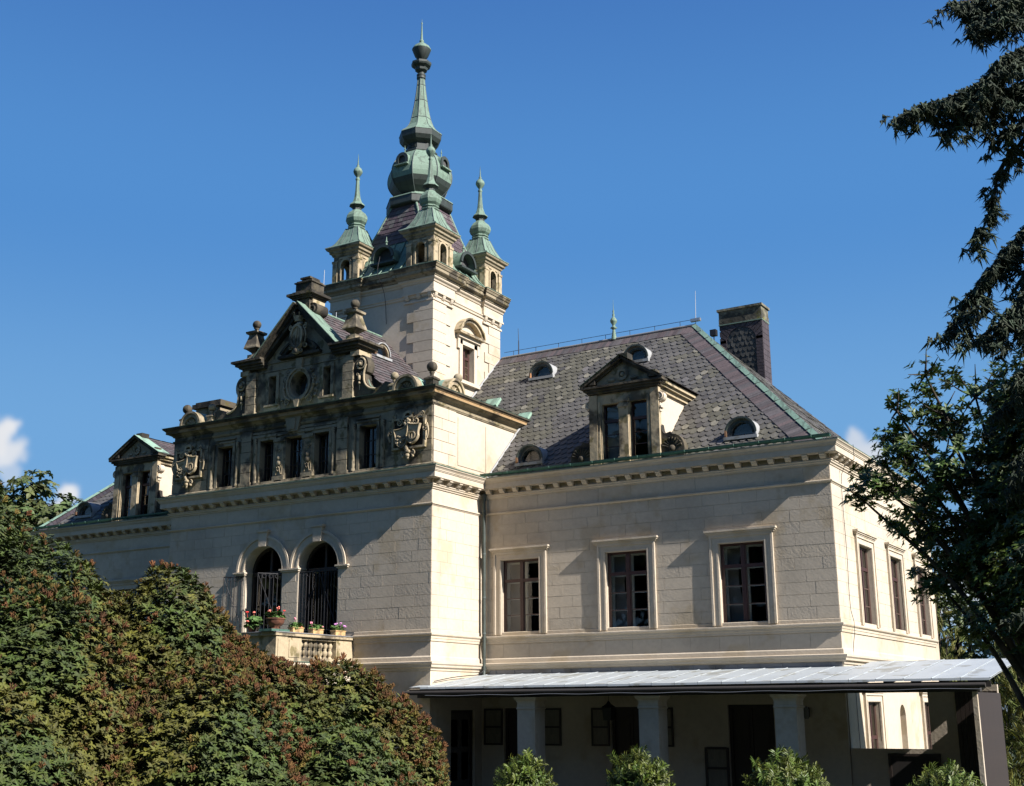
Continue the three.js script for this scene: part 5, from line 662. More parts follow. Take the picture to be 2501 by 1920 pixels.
  obj('spire_ball', [lathe([[0.05, 27.56], [0.12, 27.62], [0.26, 27.78], [0.345, 28.0], [0.355, 28.06]], 0, ZT, 24)], M.copperDark, sp);
  obj('spire_ball_cap', [lathe([[0.36, 28.05], [0.375, 28.07], [0.36, 28.1], [0.3, 28.2], [0.18, 28.3], [0.1, 28.35], [0.06, 28.37], [0.09, 28.42], [0.09, 28.46], [0.05, 28.52], [0.03, 28.9], [0.018, 29.2], [0.035, 29.24], [0.012, 29.28], [0.003, 29.43]], 0, ZT, 20)], M.copper, sp);
  // small dormers in the onion
  for (const a of [0, Math.PI / 2, Math.PI, -Math.PI / 2]) {
    const q = part('dome_dormer', house), mk = (g) => { g.rotateY(a); g.translate(0, 0, ZT); return finish(g); };
    obj('dormer_hood', [mk(arcBand(0, 22.98, 0.22, 0.27, 0, Math.PI, 0.7, 1.16, 18)), mk(box(-0.27, -0.22, 22.78, 22.98, 0.8, 1.16)), mk(box(0.22, 0.27, 22.78, 22.98, 0.8, 1.16))], M.copper, q);
    obj('dormer_rim', [mk(arcBand(0, 22.98, 0.15, 0.27, 0, Math.PI, 1.14, 1.175, 18)), mk(box(-0.27, -0.15, 22.78, 22.98, 1.14, 1.175)), mk(box(0.15, 0.27, 22.78, 22.98, 1.14, 1.175))], M.copperDark, q);
    obj('dormer_louvre', [mk(box(-0.2, 0.2, 22.75, 23.15, 1.08, 1.1))], M.under, q);
    obj('dormer_sill', mk(box(-0.3, 0.3, 22.73, 22.78, 0.9, 1.26)), M.copper, q);
    obj('dormer_finial', mk(lathe([[0.05, 23.25], [0.02, 23.3], [0.018, 23.42], [0.035, 23.45], [0.018, 23.48], [0.004, 23.6]], 0, 0.98, 8)), M.copper, q);
  }
  // four corner turrets
  for (const [sx, sz] of [[1, 1], [-1, 1], [1, -1], [-1, -1]]) {
    const cx = sx * 1.66, cz = ZT + sz * 1.66, h = 0.56, t = part('turret', house), y0 = 18.0, y1 = 19.2;
    const face = () => ext(poly([[-h, y0], [h, y0], [h, y1], [-h, y1]], [archHole(-0.2, 0.2, 18.22, 18.78)]), h - 0.16, h, 14);
    const ws = [], rim = [];
    for (let k = 0; k < 4; k++) { const R = (g) => { g.rotateY(k * Math.PI / 2); g.translate(cx, 0, cz); return finish(g); }; const half = k % 2 ? ext(poly([[-h + 0.16, y0], [h - 0.16, y0], [h - 0.16, y1], [-h + 0.16, y1]], [archHole(-0.2, 0.2, 18.22, 18.78)]), h - 0.16, h - 0.001, 14) : face(); ws.push(R(half)); rim.push(R(arcBand(0, 18.78, 0.2, 0.27, 0, Math.PI, h - 0.01, h + 0.03, 16)), R(box(-0.27, -0.2, 18.22, 18.78, h - 0.01, h + 0.03)), R(box(0.2, 0.27, 18.22, 18.78, h - 0.01, h + 0.03)), R(box(-h - 0.025, -h + 0.19, y0, 19.0, h - 0.03, h + 0.04)), R(box(h - 0.19, h + 0.025, y0, 19.0, h - 0.03, h + 0.04)), R(box(-h - 0.04, -h + 0.21, 18.92, 19.0, h - 0.03, h + 0.06)), R(box(h - 0.21, h + 0.04, 18.92, 19.0, h - 0.03, h + 0.06)), R(box(-0.3, 0.3, 19.04, 19.09, h - 0.01, h + 0.03))); }
    obj('turret_wall', ws, M.sand, t); obj('turret_trim', rim, M.sandPale, t);
    obj('turret_cornice', square([[h, 19.15], [h + 0.04, 19.18], [h + 0.06, 19.24], [h + 0.12, 19.28], [h + 0.13, 19.36], [h + 0.2, 19.4], [h + 0.22, 19.44], [h + 0.22, 19.48], [0.1, 19.5]], cx, cz), M.sand, t, { label: 'weathered stone eaves of the turret' });
    obj('turret_roof', square([[h + 0.24, 19.47], [h + 0.24, 19.5], [0.6, 19.62], [0.42, 19.95], [0.32, 20.22], [0.27, 20.34]], cx, cz), M.copper, t);
    const se = []; for (let k = 0; k < 4; k++) { const a = Math.PI / 4 + k * Math.PI / 2, P = (r, y) => [cx + Math.cos(a) * r * 1.414, y, cz + Math.sin(a) * r * 1.414]; se.push(tube([P(0.8, 19.5), P(0.6, 19.63), P(0.42, 19.96), P(0.27, 20.35)], 0.014, 4, 8)); for (const f of [-0.35, 0.35]) { const b = k * Math.PI / 2, Q = (r, y) => { const x = r + 0.006, z = f * r; return [cx + Math.cos(b) * x - Math.sin(b) * z, y, cz + Math.sin(b) * x + Math.cos(b) * z]; }; se.push(tube([Q(0.6, 19.63), Q(0.42, 19.96), Q(0.27, 20.34)], 0.01, 4, 6)); } } obj('roof_seams', se, M.seam, t);
    obj('turret_onion', [octo([[0.28, 20.32], [0.31, 20.35], [0.31, 20.39], [0.26, 20.42], [0.3, 20.46], [0.3, 20.49], [0.27, 20.52], [0.34, 20.6], [0.385, 20.72], [0.37, 20.84], [0.3, 20.96], [0.2, 21.05], [0.16, 21.1]], cx, cz)], M.copper, t);
    obj('turret_neck', [octo([[0.16, 21.08], [0.155, 21.18], [0.24, 21.26], [0.27, 21.29]], cx, cz)], M.copperDark, t);
    obj('turret_needle', [octo([[0.275, 21.28], [0.27, 21.31], [0.17, 21.42], [0.11, 21.62], [0.08, 21.9], [0.06, 22.3]], cx, cz), lathe([[0.06, 22.3], [0.09, 22.36], [0.06, 22.42], [0.06, 22.46], [0.11, 22.52], [0.165, 22.62], [0.175, 22.67], [0.15, 22.76], [0.08, 22.84], [0.04, 22.87], [0.06, 22.91], [0.03, 22.96], [0.018, 23.15], [0.003, 23.4]], cx, cz, 16)], M.copper, t);
    obj('corner_scroll', [box(cx - sx * 0.75 - 0.07, cx - sx * 0.75 + 0.07, 18.0, 18.3, cz + sz * 0.35 - 0.12, cz + sz * 0.35 + 0.12)], M.sandPale, t);
  }
}
// ---------------------------------------------------------------- veranda
const localize = (g) => { for (const c of g.children) c.position.sub(g.position); };
{
  const v = thing('veranda', 'low sheet-metal veranda roof on square plastered columns along the right wing', 'veranda', [12.4, 0.12, 1.5]);
  const XL = 4.86, X1 = 20.05, zF = 3.16, yF = 3.675, yB = 4.075, sl = (yB - yF) / zF, Y = (z) => yB - sl * z;
  const r = rng(12), n = 25, pw = (X1 - XL) / n;
  for (let i = 0; i < n; i++) {
    const a = XL + i * pw, b = a + pw, zb = a > 16.02 ? -1.12 : b > XB + 0.1 ? 0.03 : D + 0.05, dy = (r() - 0.5) * 0.008, zb2 = b < XB + 0.6 && b > XB ? 0.03 : zb;
    const A = Math.max(a, zb2 < 1 && a < XB ? XB + 0.005 : a), P = (x, z, o) => [x, Y(z) + o + dy, z];
    const t = [...quad(P(A + 0.004, zb2, 0.02), P(b - 0.004, zb2, 0.02), P(b - 0.004, zF, 0.02), P(A + 0.004, zF, 0.02)), ...quad(P(A + 0.004, zb2, -0.012), P(b - 0.004, zb2, -0.012), P(b - 0.004, zF, -0.012), P(A + 0.004, zF, -0.012)), ...quad(P(A + 0.004, zF, 0.02), P(b - 0.004, zF, 0.02), P(b - 0.004, zF + 0.01, -0.03), P(A + 0.004, zF + 0.01, -0.03))];
    obj('roof_sheet', [tri(t), rod(P(b, zb2 > 2 ? zF - 0.4 : zb2, 0.026), P(b, zF, 0.026), 0.01, 0.01, 4)], M.zinc, v);
  }
  { const P = (x, z, o) => [x, Y(z) + o, z]; obj('roof_sheet', [tri([...quad(P(XL, D + 0.02, 0.02), P(XB + 0.012, D + 0.02, 0.02), P(XB + 0.012, zF, 0.02), P(XL, zF, 0.02)), ...quad(P(XL, D + 0.02, -0.012), P(XB + 0.012, D + 0.02, -0.012), P(XB + 0.012, zF, -0.012), P(XL, zF, -0.012))])], M.zinc, v); }
  obj('wall_flashing', [box(XB + 0.3, XR - 0.02, yB + 0.01, yB + 0.13, 0.02, 0.05), ...Array.from({ length: 17 }, (_, i) => box(XB + 0.5 + i * 0.62, XB + 0.53 + i * 0.62, yB + 0.01, yB + 0.12, 0.05, 0.07))], M.zincDark, v);
  obj('loose_cable', tube([[XB + 0.06, 3.86, D - 0.1], [XB + 0.08, 3.98, D - 1.0], [XB + 0.1, 4.04, D - 1.7], [XB + 0.16, 4.1, D - 2.3], [XB + 0.2, 4.22, 0.2]], 0.012, 4), M.iron, v);
  obj('front_beam', box(XL + 0.02, X1 - 0.3, 3.41, 3.53, 2.58, 2.8), M.beam, v);
  const rf = []; for (let i = 0; i <= 25; i++) { const x = Math.min(X1 - 0.33, XL + 0.35 + i * 0.6); rf.push(tri([...quad([x - 0.045, Y(0.1) - 0.02, 0.1], [x + 0.045, Y(0.1) - 0.02, 0.1], [x + 0.045, Y(3.08) - 0.02, 3.08], [x - 0.045, Y(3.08) - 0.02, 3.08]), ...quad([x - 0.045, Y(0.1) - 0.12, 0.1], [x + 0.045, Y(0.1) - 0.12, 0.1], [x + 0.045, Y(3.08) - 0.12, 3.08], [x - 0.045, Y(3.08) - 0.12, 3.08]), ...quad([x - 0.045, Y(0.1) - 0.02, 0.1], [x - 0.045, Y(0.1) - 0.12, 0.1], [x - 0.045, Y(3.08) - 0.12, 3.08], [x - 0.045, Y(3.08) - 0.02, 3.08]), ...quad([x + 0.045, Y(0.1) - 0.02, 0.1], [x + 0.045, Y(0.1) - 0.12, 0.1], [x + 0.045, Y(3.08) - 0.12, 3.08], [x + 0.045, Y(3.08) - 0.02, 3.08])])); }
  obj('rafters', rf, M.beam, v);
  obj('fascia', [box(XL - 0.02, X1, 3.5, 3.625, 3.1, 3.13)], M.beam, v);
  obj('eaves_gutter', [rod([XL - 0.18, 3.54, 3.2], [X1 - 0.1, 3.54, 3.2], 0.055, 0.055, 8)], M.beam, v);
  obj('eaves_cable', tube(Array.from({ length: 16 }, (_, i) => [XL + 0.6 + i * 0.96, 3.475 - 0.02 * (i % 2), 3.26]), 0.007, 4), M.steel, v);
  for (const x of [8.46, 11.95, 15.43]) { const c = part('column', v); obj('column_shaft', [box(x - 0.265, x + 0.265, 0.12, 3.1, 2.44, 2.96), box(x - 0.31, x + 0.31, 0.12, 0.4, 2.39, 3.01)], M.plasterB, c); obj('column_capital', [square([[0.265, 3.09], [0.285, 3.1], [0.285, 3.13], [0.265, 3.14], [0.265, 3.24], [0.28, 3.3], [0.33, 3.36], [0.34, 3.4], [0.1, 3.408]], x, 2.7)], M.trim, c); }
  obj('corner_post', box(19.57, 19.67, 0.12, 3.41, 2.64, 2.74), M.plasterB, v);
  // screen wall closing the end, with its wide opening
  obj('screen_wall', ext(poly([[16.015, 0.12], [19.6, 0.12], [19.6, 3.6], [16.015, 3.6]], [rectHole(16.03, 17.98, 2.11, 3.54)]), -0.18, -0.06), M.plasterB, v);
  obj('screen_boarding', Array.from({ length: 9 }, (_, i) => box(18.62 + i * 0.108, 18.62 + i * 0.108 + 0.1, 0.12, 3.45, -0.055, -0.03)), M.darkWood, v);
  obj('end_wall', box(19.58, 19.66, 0.12, 3.4, -0.03, 2.62), M.darkWood, v);
  localize(v);
  const nb = thing('notice_board', 'dark framed notice board on the wall at the veranda\'s right end', 'notice board', [17.55, 1.15, -0.04]); obj('board_frame', [box(-0.62, -0.55, 0, 0.85, 0, 0.04), box(0.55, 0.62, 0, 0.85, 0, 0.04), box(-0.55, 0.55, 0, 0.06, 0, 0.04), box(-0.55, 0.55, 0.79, 0.85, 0, 0.04)], M.darkWood, nb); obj('board_panel', box(-0.55, 0.55, 0.06, 0.79, 0, 0.02), M.beam, nb);
  const ln = thing('hanging_lantern', 'small iron lantern hanging on a rod under the veranda roof', 'lantern', [10.05, 3.0, 1.35]); obj('lantern_rod', [rod([0, 0.3, 0], [0, 0.86, 0], 0.008, 0.008, 4), rod([0, 0.3, 0], [0.1, 0.18, 0], 0.006), rod([0, 0.3, 0], [-0.1, 0.18, 0], 0.006)], M.iron, ln); obj('lantern_cage', [square([[0.11, -0.2], [0.13, 0.12], [0.15, 0.13], [0.05, 0.22], [0.01, 0.3]], 0, 0)], M.iron, ln);
  const wl = thing('wall_lantern', 'small pale wall lamp on the dark veranda wall near the right column', 'wall lamp', [15.02, 2.88, 0.01]); obj('lamp_bracket', [box(-0.04, 0.04, -0.02, 0.22, 0, 0.03), rod([0, 0.2, 0.02], [0, 0.24, 0.16], 0.012)], M.iron, wl); obj('lamp_shade', [lathe([[0.05, -0.06], [0.07, 0.0], [0.07, 0.16], [0.04, 0.22], [0.01, 0.24]], 0, 0.16, 10)], M.curtain, wl);
}
// ---------------------------------------------------------------- foliage helpers
const Q = new THREE.Quaternion(), V3 = (x, y, z) => new THREE.Vector3(x, y, z), UP = V3(0, 1, 0);
function leaf(len, wid, droop, fold = 0.25) {           // leaf along +z from the origin, 8 triangles
  const pos = [], S = [[0, 0.12], [0.35, 0.85], [0.7, 1], [1, 0.02]], P = S.map(([t, w]) => { const y = -droop * t * t * len, z = t * len; return [[-w * wid / 2, y + fold * w * wid / 2, z], [0, y, z], [w * wid / 2, y + fold * w * wid / 2, z]]; });
  for (let i = 0; i < 3; i++) for (let k = 0; k < 2; k++) pos.push(...P[i][k], ...P[i][k + 1], ...P[i + 1][k + 1], ...P[i][k], ...P[i + 1][k + 1], ...P[i + 1][k]);
  const g = new THREE.BufferGeometry(); g.setAttribute('position', new THREE.Float32BufferAttribute(pos, 3)); return finish(g);
}
function whorl(n, len, wid, lift, seed, layers = 1) { const r = rng(seed), out = []; for (let l = 0; l < layers; l++) for (let i = 0; i < n; i++) { const g = leaf(len * (0.75 + 0.45 * r()), wid * (0.85 + 0.3 * r()), 0.3 + 0.5 * r()); g.rotateX(-(lift + 0.5 * (r() - 0.5)) - l * 0.4); g.rotateZ((r() - 0.5) * 0.5); g.rotateY((i + 0.5 * l + 0.3 * r()) / n * Math.PI * 2); g.translate(0, -0.03 * l, 0); out.push(finish(g)); } return mergeGeometries(out); }
function instanced(name, geo, mat, mats, cols, parent) { const m = new THREE.InstancedMesh(geo, mat, mats.length); m.name = numbered(name); m.castShadow = m.receiveShadow = true; mats.forEach((q, i) => { m.setMatrixAt(i, q); if (cols) m.setColorAt(i, cols[i]); }); m.userData.kind = 'stuff'; parent.add(m); return m; }
function orient(p, dir, roll, s) { Q.setFromUnitVectors(UP, dir.clone().normalize()); const q2 = new THREE.Quaternion().setFromAxisAngle(UP, roll); return new THREE.Matrix4().compose(p, Q.clone().multiply(q2), V3(s, s, s)); }
function limb(pts, r0, r1) { const c = new THREE.CatmullRomCurve3(pts.map((p) => V3(...p))), g = new THREE.TubeGeometry(c, pts.length * 5, 1, 6, false), p = g.attributes.position, n = pts.length * 5; for (let i = 0; i <= n; i++) { const ctr = c.getPointAt(i / n), rad = mix(r0, r1, i / n); for (let k = 0; k < 7; k++) { const id = i * 7 + k, v = V3(p.getX(id), p.getY(id), p.getZ(id)).sub(ctr).multiplyScalar(rad).add(ctr); p.setXYZ(id, v.x, v.y, v.z); } } return { g: finish(g, false), c }; }
// ---------------------------------------------------------------- flowers on the balcony parapet
{
  const gw = [whorl(6, 0.075, 0.075, 0.5, 1), whorl(5, 0.07, 0.03, 0.9, 2)], lm = leafMat(0.075, 0.15, 0.03, 0.2, 0.6);
  const bloom = { red: std(C3(0.55, 0.04, 0.03)), pink: std(C3(0.7, 0.25, 0.32)), lilac: std(C3(0.6, 0.26, 0.55)), coral: std(C3(0.75, 0.2, 0.15)) };
  function plant(t, w, d, y, h, kind, n, fl, seed) { const r = rng(seed), ms = []; for (let i = 0; i < n; i++) { const p = V3((r() - 0.5) * w, y + r() * h * 0.7, (r() - 0.5) * d); ms.push(orient(p, V3(p.x * 2 + (r() - 0.5), 0.9, p.z * 2 + (r() - 0.5)), r() * 6, 0.7 + 0.6 * r())); } instanced('foliage', gw[kind], lm, ms, null, t); for (const [col, x, yy, z, s] of fl) { const b = []; for (let i = 0; i < 9; i++) b.push(ball(x + (r() - 0.5) * 0.06 * s, y + yy + (r() - 0.5) * 0.04 * s, z + (r() - 0.5) * 0.06 * s, 0.02 * s, 1, 0.8, 1, 6)); b.push(rod([x * 0.7, y, z * 0.7], [x, y + yy, z], 0.005, 0.004, 4)); obj('blossom', b, bloom[col], t); } }
  const urn = thing('terracotta_urn', 'round dark terracotta bowl of coral geraniums on the balcony corner', 'flower urn', [2.3, 5.166, 5.82]);
  obj('urn_slab', box(-0.26, 0.2, 0, 0.06, -0.36, 0.36), M.gutter, urn); obj('urn_bowl', lathe([[0.13, 0.06], [0.15, 0.08], [0.1, 0.11], [0.19, 0.17], [0.245, 0.25], [0.24, 0.31], [0.27, 0.325], [0.27, 0.355], [0.22, 0.36], [0.2, 0.3], [0.01, 0.29]], 0, 0, 20), M.clay, urn);
  plant(urn, 0.36, 0.36, 0.34, 0.26, 0, 46, [['coral', 0.02, 0.3, -0.06, 1.2], ['coral', -0.1, 0.2, 0.16, 1.1], ['red', 0.12, 0.22, -0.2, 0.8]], 5);
  for (const [i, z, lab, fl] of [[0, 5.0, 'flower trough with white-pink blooms nearest the terracotta urn', [['pink', 0, 0.24, 0.06, 1], ['coral', 0.06, 0.0, -0.14, 1]]], [1, 4.15, 'middle flower trough on the balcony balustrade, pink blooms at its ends', [['pink', 0.03, 0.16, 0.24, 1.1], ['pink', 0.04, 0.08, -0.24, 0.7]]], [2, 3.16, 'flower trough with lilac blooms nearest the house wall', [['lilac', 0.02, 0.18, 0.14, 1.1], ['lilac', 0, 0.22, -0.12, 0.8], ['lilac', 0.05, 0.14, -0.22, 1]]]]) {
    const t = thing('flower_trough', lab, 'flower trough', [2.32, 5.166, z], 'flower troughs on the balustrade'); obj('trough', [box(-0.09, 0.09, 0, 0.15, -0.22, 0.22), box(-0.105, 0.105, 0.13, 0.155, -0.235, 0.235)], M.clayPale, t); plant(t, 0.16, 0.42, 0.15, 0.16, i === 2 ? 1 : 0, 40, fl, 20 + i);
  }
  const pl = thing('potted_geranium', 'bushy red geranium in a pot on the balcony front parapet', 'flower pot', [1.5, 5.166, 5.86]); obj('pot', lathe([[0.08, 0], [0.13, 0.17], [0.14, 0.18], [0.12, 0.18], [0.01, 0.15]], 0, 0, 14), M.clay, pl); plant(pl, 0.4, 0.34, 0.14, 0.36, 0, 60, [['red', -0.2, 0.42, 0, 1.1], ['coral', 0.1, 0.4, 0.05, 0.8], ['coral', 0.0, 0.16, 0.18, 1.1]], 31);
}
// ---------------------------------------------------------------- oleanders in tubs before the veranda
{
  function sprig(seed) { const r = rng(seed), o = [rod([0, 0, 0], [0, 0.34, 0], 0.006, 0.003, 4)]; for (let i = 0; i < 18; i++) { const g = leaf(0.11 + 0.05 * r(), 0.032, 0.35, 0.3); g.rotateX(-(0.15 + 0.85 * (i / 18))); g.rotateY(i * 2.1 + r() * 0.5); g.translate(0, 0.02 + 0.25 * i / 18, 0); o.push(finish(g)); } return mergeGeometries(o); }
  const sg = [sprig(1), sprig(2), sprig(3)], lm = leafMat(0.075, 0.115, 0.016, 0.25, 0.5);
  for (const [x, z, top, rad, seed, lab] of [[9.12, 4.2, 2.3, 0.78, 1, 'bushy oleander in a tub before the left veranda column'], [12.24, 4.25, 2.5, 0.84, 2, 'loose upright oleander in a tub before the middle veranda column'], [15.76, 4.2, 2.55, 0.98, 3, 'largest rounded oleander in a tub before the right veranda column'], [19.2, 4.2, 2.3, 0.85, 4, 'dark oleander in a tub at the veranda\'s right end']]) {
    const t = thing('oleander', lab, 'oleander', [x, 0.12, z], 'oleanders in tubs along the veranda'), r = rng(seed * 7);
    obj('tub', lathe([[0.24, 0], [0.32, 0.42], [0.34, 0.44], [0.34, 0.48], [0.3, 0.48], [0.28, 0.4], [0.01, 0.4]], 0, 0, 20), M.clay, t);
    const st = [], ms = [[], [], []], cs = [[], [], []], n = 30, H = top - 0.12;
    for (let i = 0; i < n; i++) { const a = i * 2.4, q = Math.sqrt((i + 0.5) / n), e = V3(Math.cos(a) * rad * q * 0.85, H * (0.95 - 0.34 * q * q - 0.1 * r()), Math.sin(a) * rad * q * 0.85), p1 = [e.x * 0.35, H * 0.42, e.z * 0.35]; const L = limb([[e.x * 0.12, 0.4, e.z * 0.12], p1, [e.x * 0.75, e.y * 0.8, e.z * 0.75], [e.x, e.y - 0.3, e.z]], 0.016, 0.006); st.push(L.g);
      for (let k = 0; k < 17; k++) { const f = 0.4 + 0.6 * (k / 16), b = L.c.getPointAt(f), d = V3(e.x * 1.1 + (r() - 0.5) * 1.3, 0.35 + 0.6 * r(), e.z * 1.1 + (r() - 0.5) * 1.3); const j = (r() * 3) | 0; ms[j].push(orient(b.clone().add(V3((r() - 0.5) * 0.12, (r() - 0.5) * 0.1, (r() - 0.5) * 0.12)), d, r() * 6, 0.75 + 0.4 * r())); const c = 0.7 + 0.6 * r(), y = r(); cs[j].push(C3(c * (0.85 + 0.5 * y), c, c * 0.8)); } }
    obj('stems', st, M.bark, t); for (let j = 0; j < 3; j++) instanced('foliage', sg[j], lm, ms[j], cs[j], t);
  }
}
// ---------------------------------------------------------------- rhododendrons
{
  const gH = (z) => 1.45 * smooth(9, 30, z);
  const W = [whorl(6, 0.066, 0.023, 0.75, 11), whorl(5, 0.07, 0.022, 1.0, 12, 2), whorl(6, 0.06, 0.024, 0.5, 13, 2)];
  const head = (() => { const r = rng(14), o = []; for (let i = 0; i < 12; i++) { const a = r() * 6.28, t = 0.25 + r() * 0.9, d = V3(Math.cos(a) * Math.sin(t), Math.cos(t), Math.sin(a) * Math.sin(t)).multiplyScalar(0.034 + 0.024 * r()); o.push(rod([0, 0, 0], [d.x, d.y + 0.015, d.z], 0.003, 0.006, 4)); } return mergeGeometries(o); })();
  const lm = leafMat(0.043, 0.06, 0.005, 0.18, 0.7), hm = std(C3(0.105, 0.05, 0.014));
  function shrub(label, base, lobes, seed, dens) {
    const t = thing('rhododendron', label, 'rhododendron', base, 'rhododendrons before the house'), r = rng(seed), ms = [[], [], []], cs = [[], [], []], hs = [], hc = [], br = [], im = [], ic = [], [bx, by, bz] = base;
    const ins = (p, skip) => { for (let i = 0; i < lobes.length; i++) { if (i === skip) continue; const [x, y, z, a, b, c] = lobes[i]; if (((p.x - x) / a) ** 2 + ((p.y - y) / b) ** 2 + ((p.z - z) / c) ** 2 < 0.66) return true; } return false; };
    lobes.forEach((L, li) => {
      const [x, y, z, a, b, c] = L, area = 4 * Math.PI * Math.pow((Math.pow(a * b, 1.6) + Math.pow(a * c, 1.6) + Math.pow(b * c, 1.6)) / 3, 1 / 1.6), n = Math.round(area * dens);
      for (let i = 0; i < n; i++) {
        const u = r() * 2 - 1, ph = r() * 6.283, s = Math.sqrt(1 - u * u), d = V3(s * Math.cos(ph), u, s * Math.sin(ph)); if (u < -0.55) continue;
        const wx = x + d.x * a, wy = y + d.y * b, wz = z + d.z * c, big = f3(wx * 1.0, wy * 1.0, wz * 1.0, 77, 2), fine = f3(wx * 3.1, wy * 3.1, wz * 3.1, 78, 2);
        if (fine < 0.34 && r() < 0.75) continue;
        const lump = 0.74 + 0.36 * big + 0.2 * fine + 0.07 * (r() - 0.5), deep = r() < 0.3 ? 0.8 + 0.16 * r() : 1;
        const p = V3(x + d.x * a * lump * deep, y + d.y * b * lump * deep, z + d.z * c * lump * deep); if (p.y < gH(p.z) + 0.1 || ins(p, li)) continue;
        const nrm = V3(d.x / a, d.y / b, d.z / c).normalize(), dir = nrm.multiplyScalar(0.75).add(V3((r() - 0.5) * 0.8, 0.5 + 0.35 * r(), (r() - 0.5) * 0.8));
        const j = (r() * 3) | 0, q = 0.6 + 0.8 * r(), yel = Math.min(1, r() * 0.7 + 0.8 * smooth(0.45, 0.7, f3(wx * 0.9, wy * 0.9, wz * 0.9, 79, 2))); p.sub(V3(bx, by, bz)); ms[j].push(orient(p, dir, r() * 6.28, 0.6 + 0.85 * r())); cs[j].push(C3(q * (0.7 + 1.0 * yel * yel), q * (0.85 + 0.35 * yel), q * 0.85));
        if (deep === 1 && r() < 0.05 + 0.5 * smooth(0.44, 0.62, f3(wx * 0.8, wy * 0.8, wz * 0.8, 15, 2))) { hs.push(orient(p.clone().add(dir.normalize().multiplyScalar(0.025)), dir, r() * 6, 0.7 + 0.8 * r())); const k = 0.55 + 0.8 * r(), o = r(); hc.push(C3(k, k * (0.8 + 0.9 * o * o), k * 0.9)); }
      }
      for (let i = 0; i < area * 26; i++) { const d = V3(r() * 2 - 1, r() * 1.6 - 0.6, r() * 2 - 1).normalize().multiplyScalar(0.45 + 0.33 * r()), p = V3(x + d.x * a - bx, y + d.y * b - by, z + d.z * c - bz); im.push(orient(p, d.clone().add(V3(r() - 0.5, 0.4, r() - 0.5)), r() * 6, 3.0 + 1.2 * r())); const k = 0.8 + 0.4 * r(); ic.push(C3(k, k, k)); }
      for (let i = 0; i < 9; i++) { const a2 = r() * 6.28, e = [x + Math.cos(a2) * a * 0.75 - bx, y + b * (0.1 + 0.55 * r()) - by, z + Math.sin(a2) * c * 0.75 - bz]; br.push(limb([[(r() - 0.5) * 0.5, -0.2, (r() - 0.5) * 0.5], [e[0] * 0.4, (e[1]) * 0.35, e[2] * 0.4], [e[0] * 0.8, e[1] * 0.8, e[2] * 0.8], e], 0.05, 0.012).g); }
    });
    obj('branches', br, M.bark, t); for (let j = 0; j < 3; j++) instanced('foliage', W[j], lm, ms[j], cs[j], t); instanced('inner_foliage', W[0], lm, im, ic, t); instanced('seed_heads', head, hm, hs, hc, t);
  }
  shrub('tallest rhododendron at the left edge, thick with rusty seed heads', [11.4, 0.85, 21.3], [[9.9, 3.9, 21.9, 1.9, 2.5, 1.9], [11.5, 3.2, 20.7, 1.4, 1.95, 1.35], [12.5, 2.6, 21.7, 1.7, 1.9, 1.6], [13.2, 1.9, 22.9, 1.5, 1.5, 1.4], [11.2, 2.4, 23.4, 1.9, 2.2, 1.7]], 101, 290);
  shrub('middle rhododendron with a rounded top below the arched balcony doors', [12.9, 0.7, 19.4], [[12.45, 3.0, 19.3, 1.1, 1.95, 1.1], [13.2, 2.3, 18.8, 1.15, 1.7, 1.1], [13.9, 2.0, 20.4, 1.5, 1.55, 1.4], [13.9, 2.1, 19.1, 1.2, 1.6, 1.1]], 102, 290);
  shrub('low bright green rhododendron nearest the veranda', [14.7, 0.6, 18.5], [[14.5, 2.0, 18.3, 1.0, 1.6, 1.0], [14.95, 1.7, 17.6, 0.75, 1.45, 0.8], [15.0, 1.6, 19.0, 1.0, 1.35, 1.0], [14.6, 1.5, 20.2, 1.2, 1.25, 1.1]], 103, 290);
}
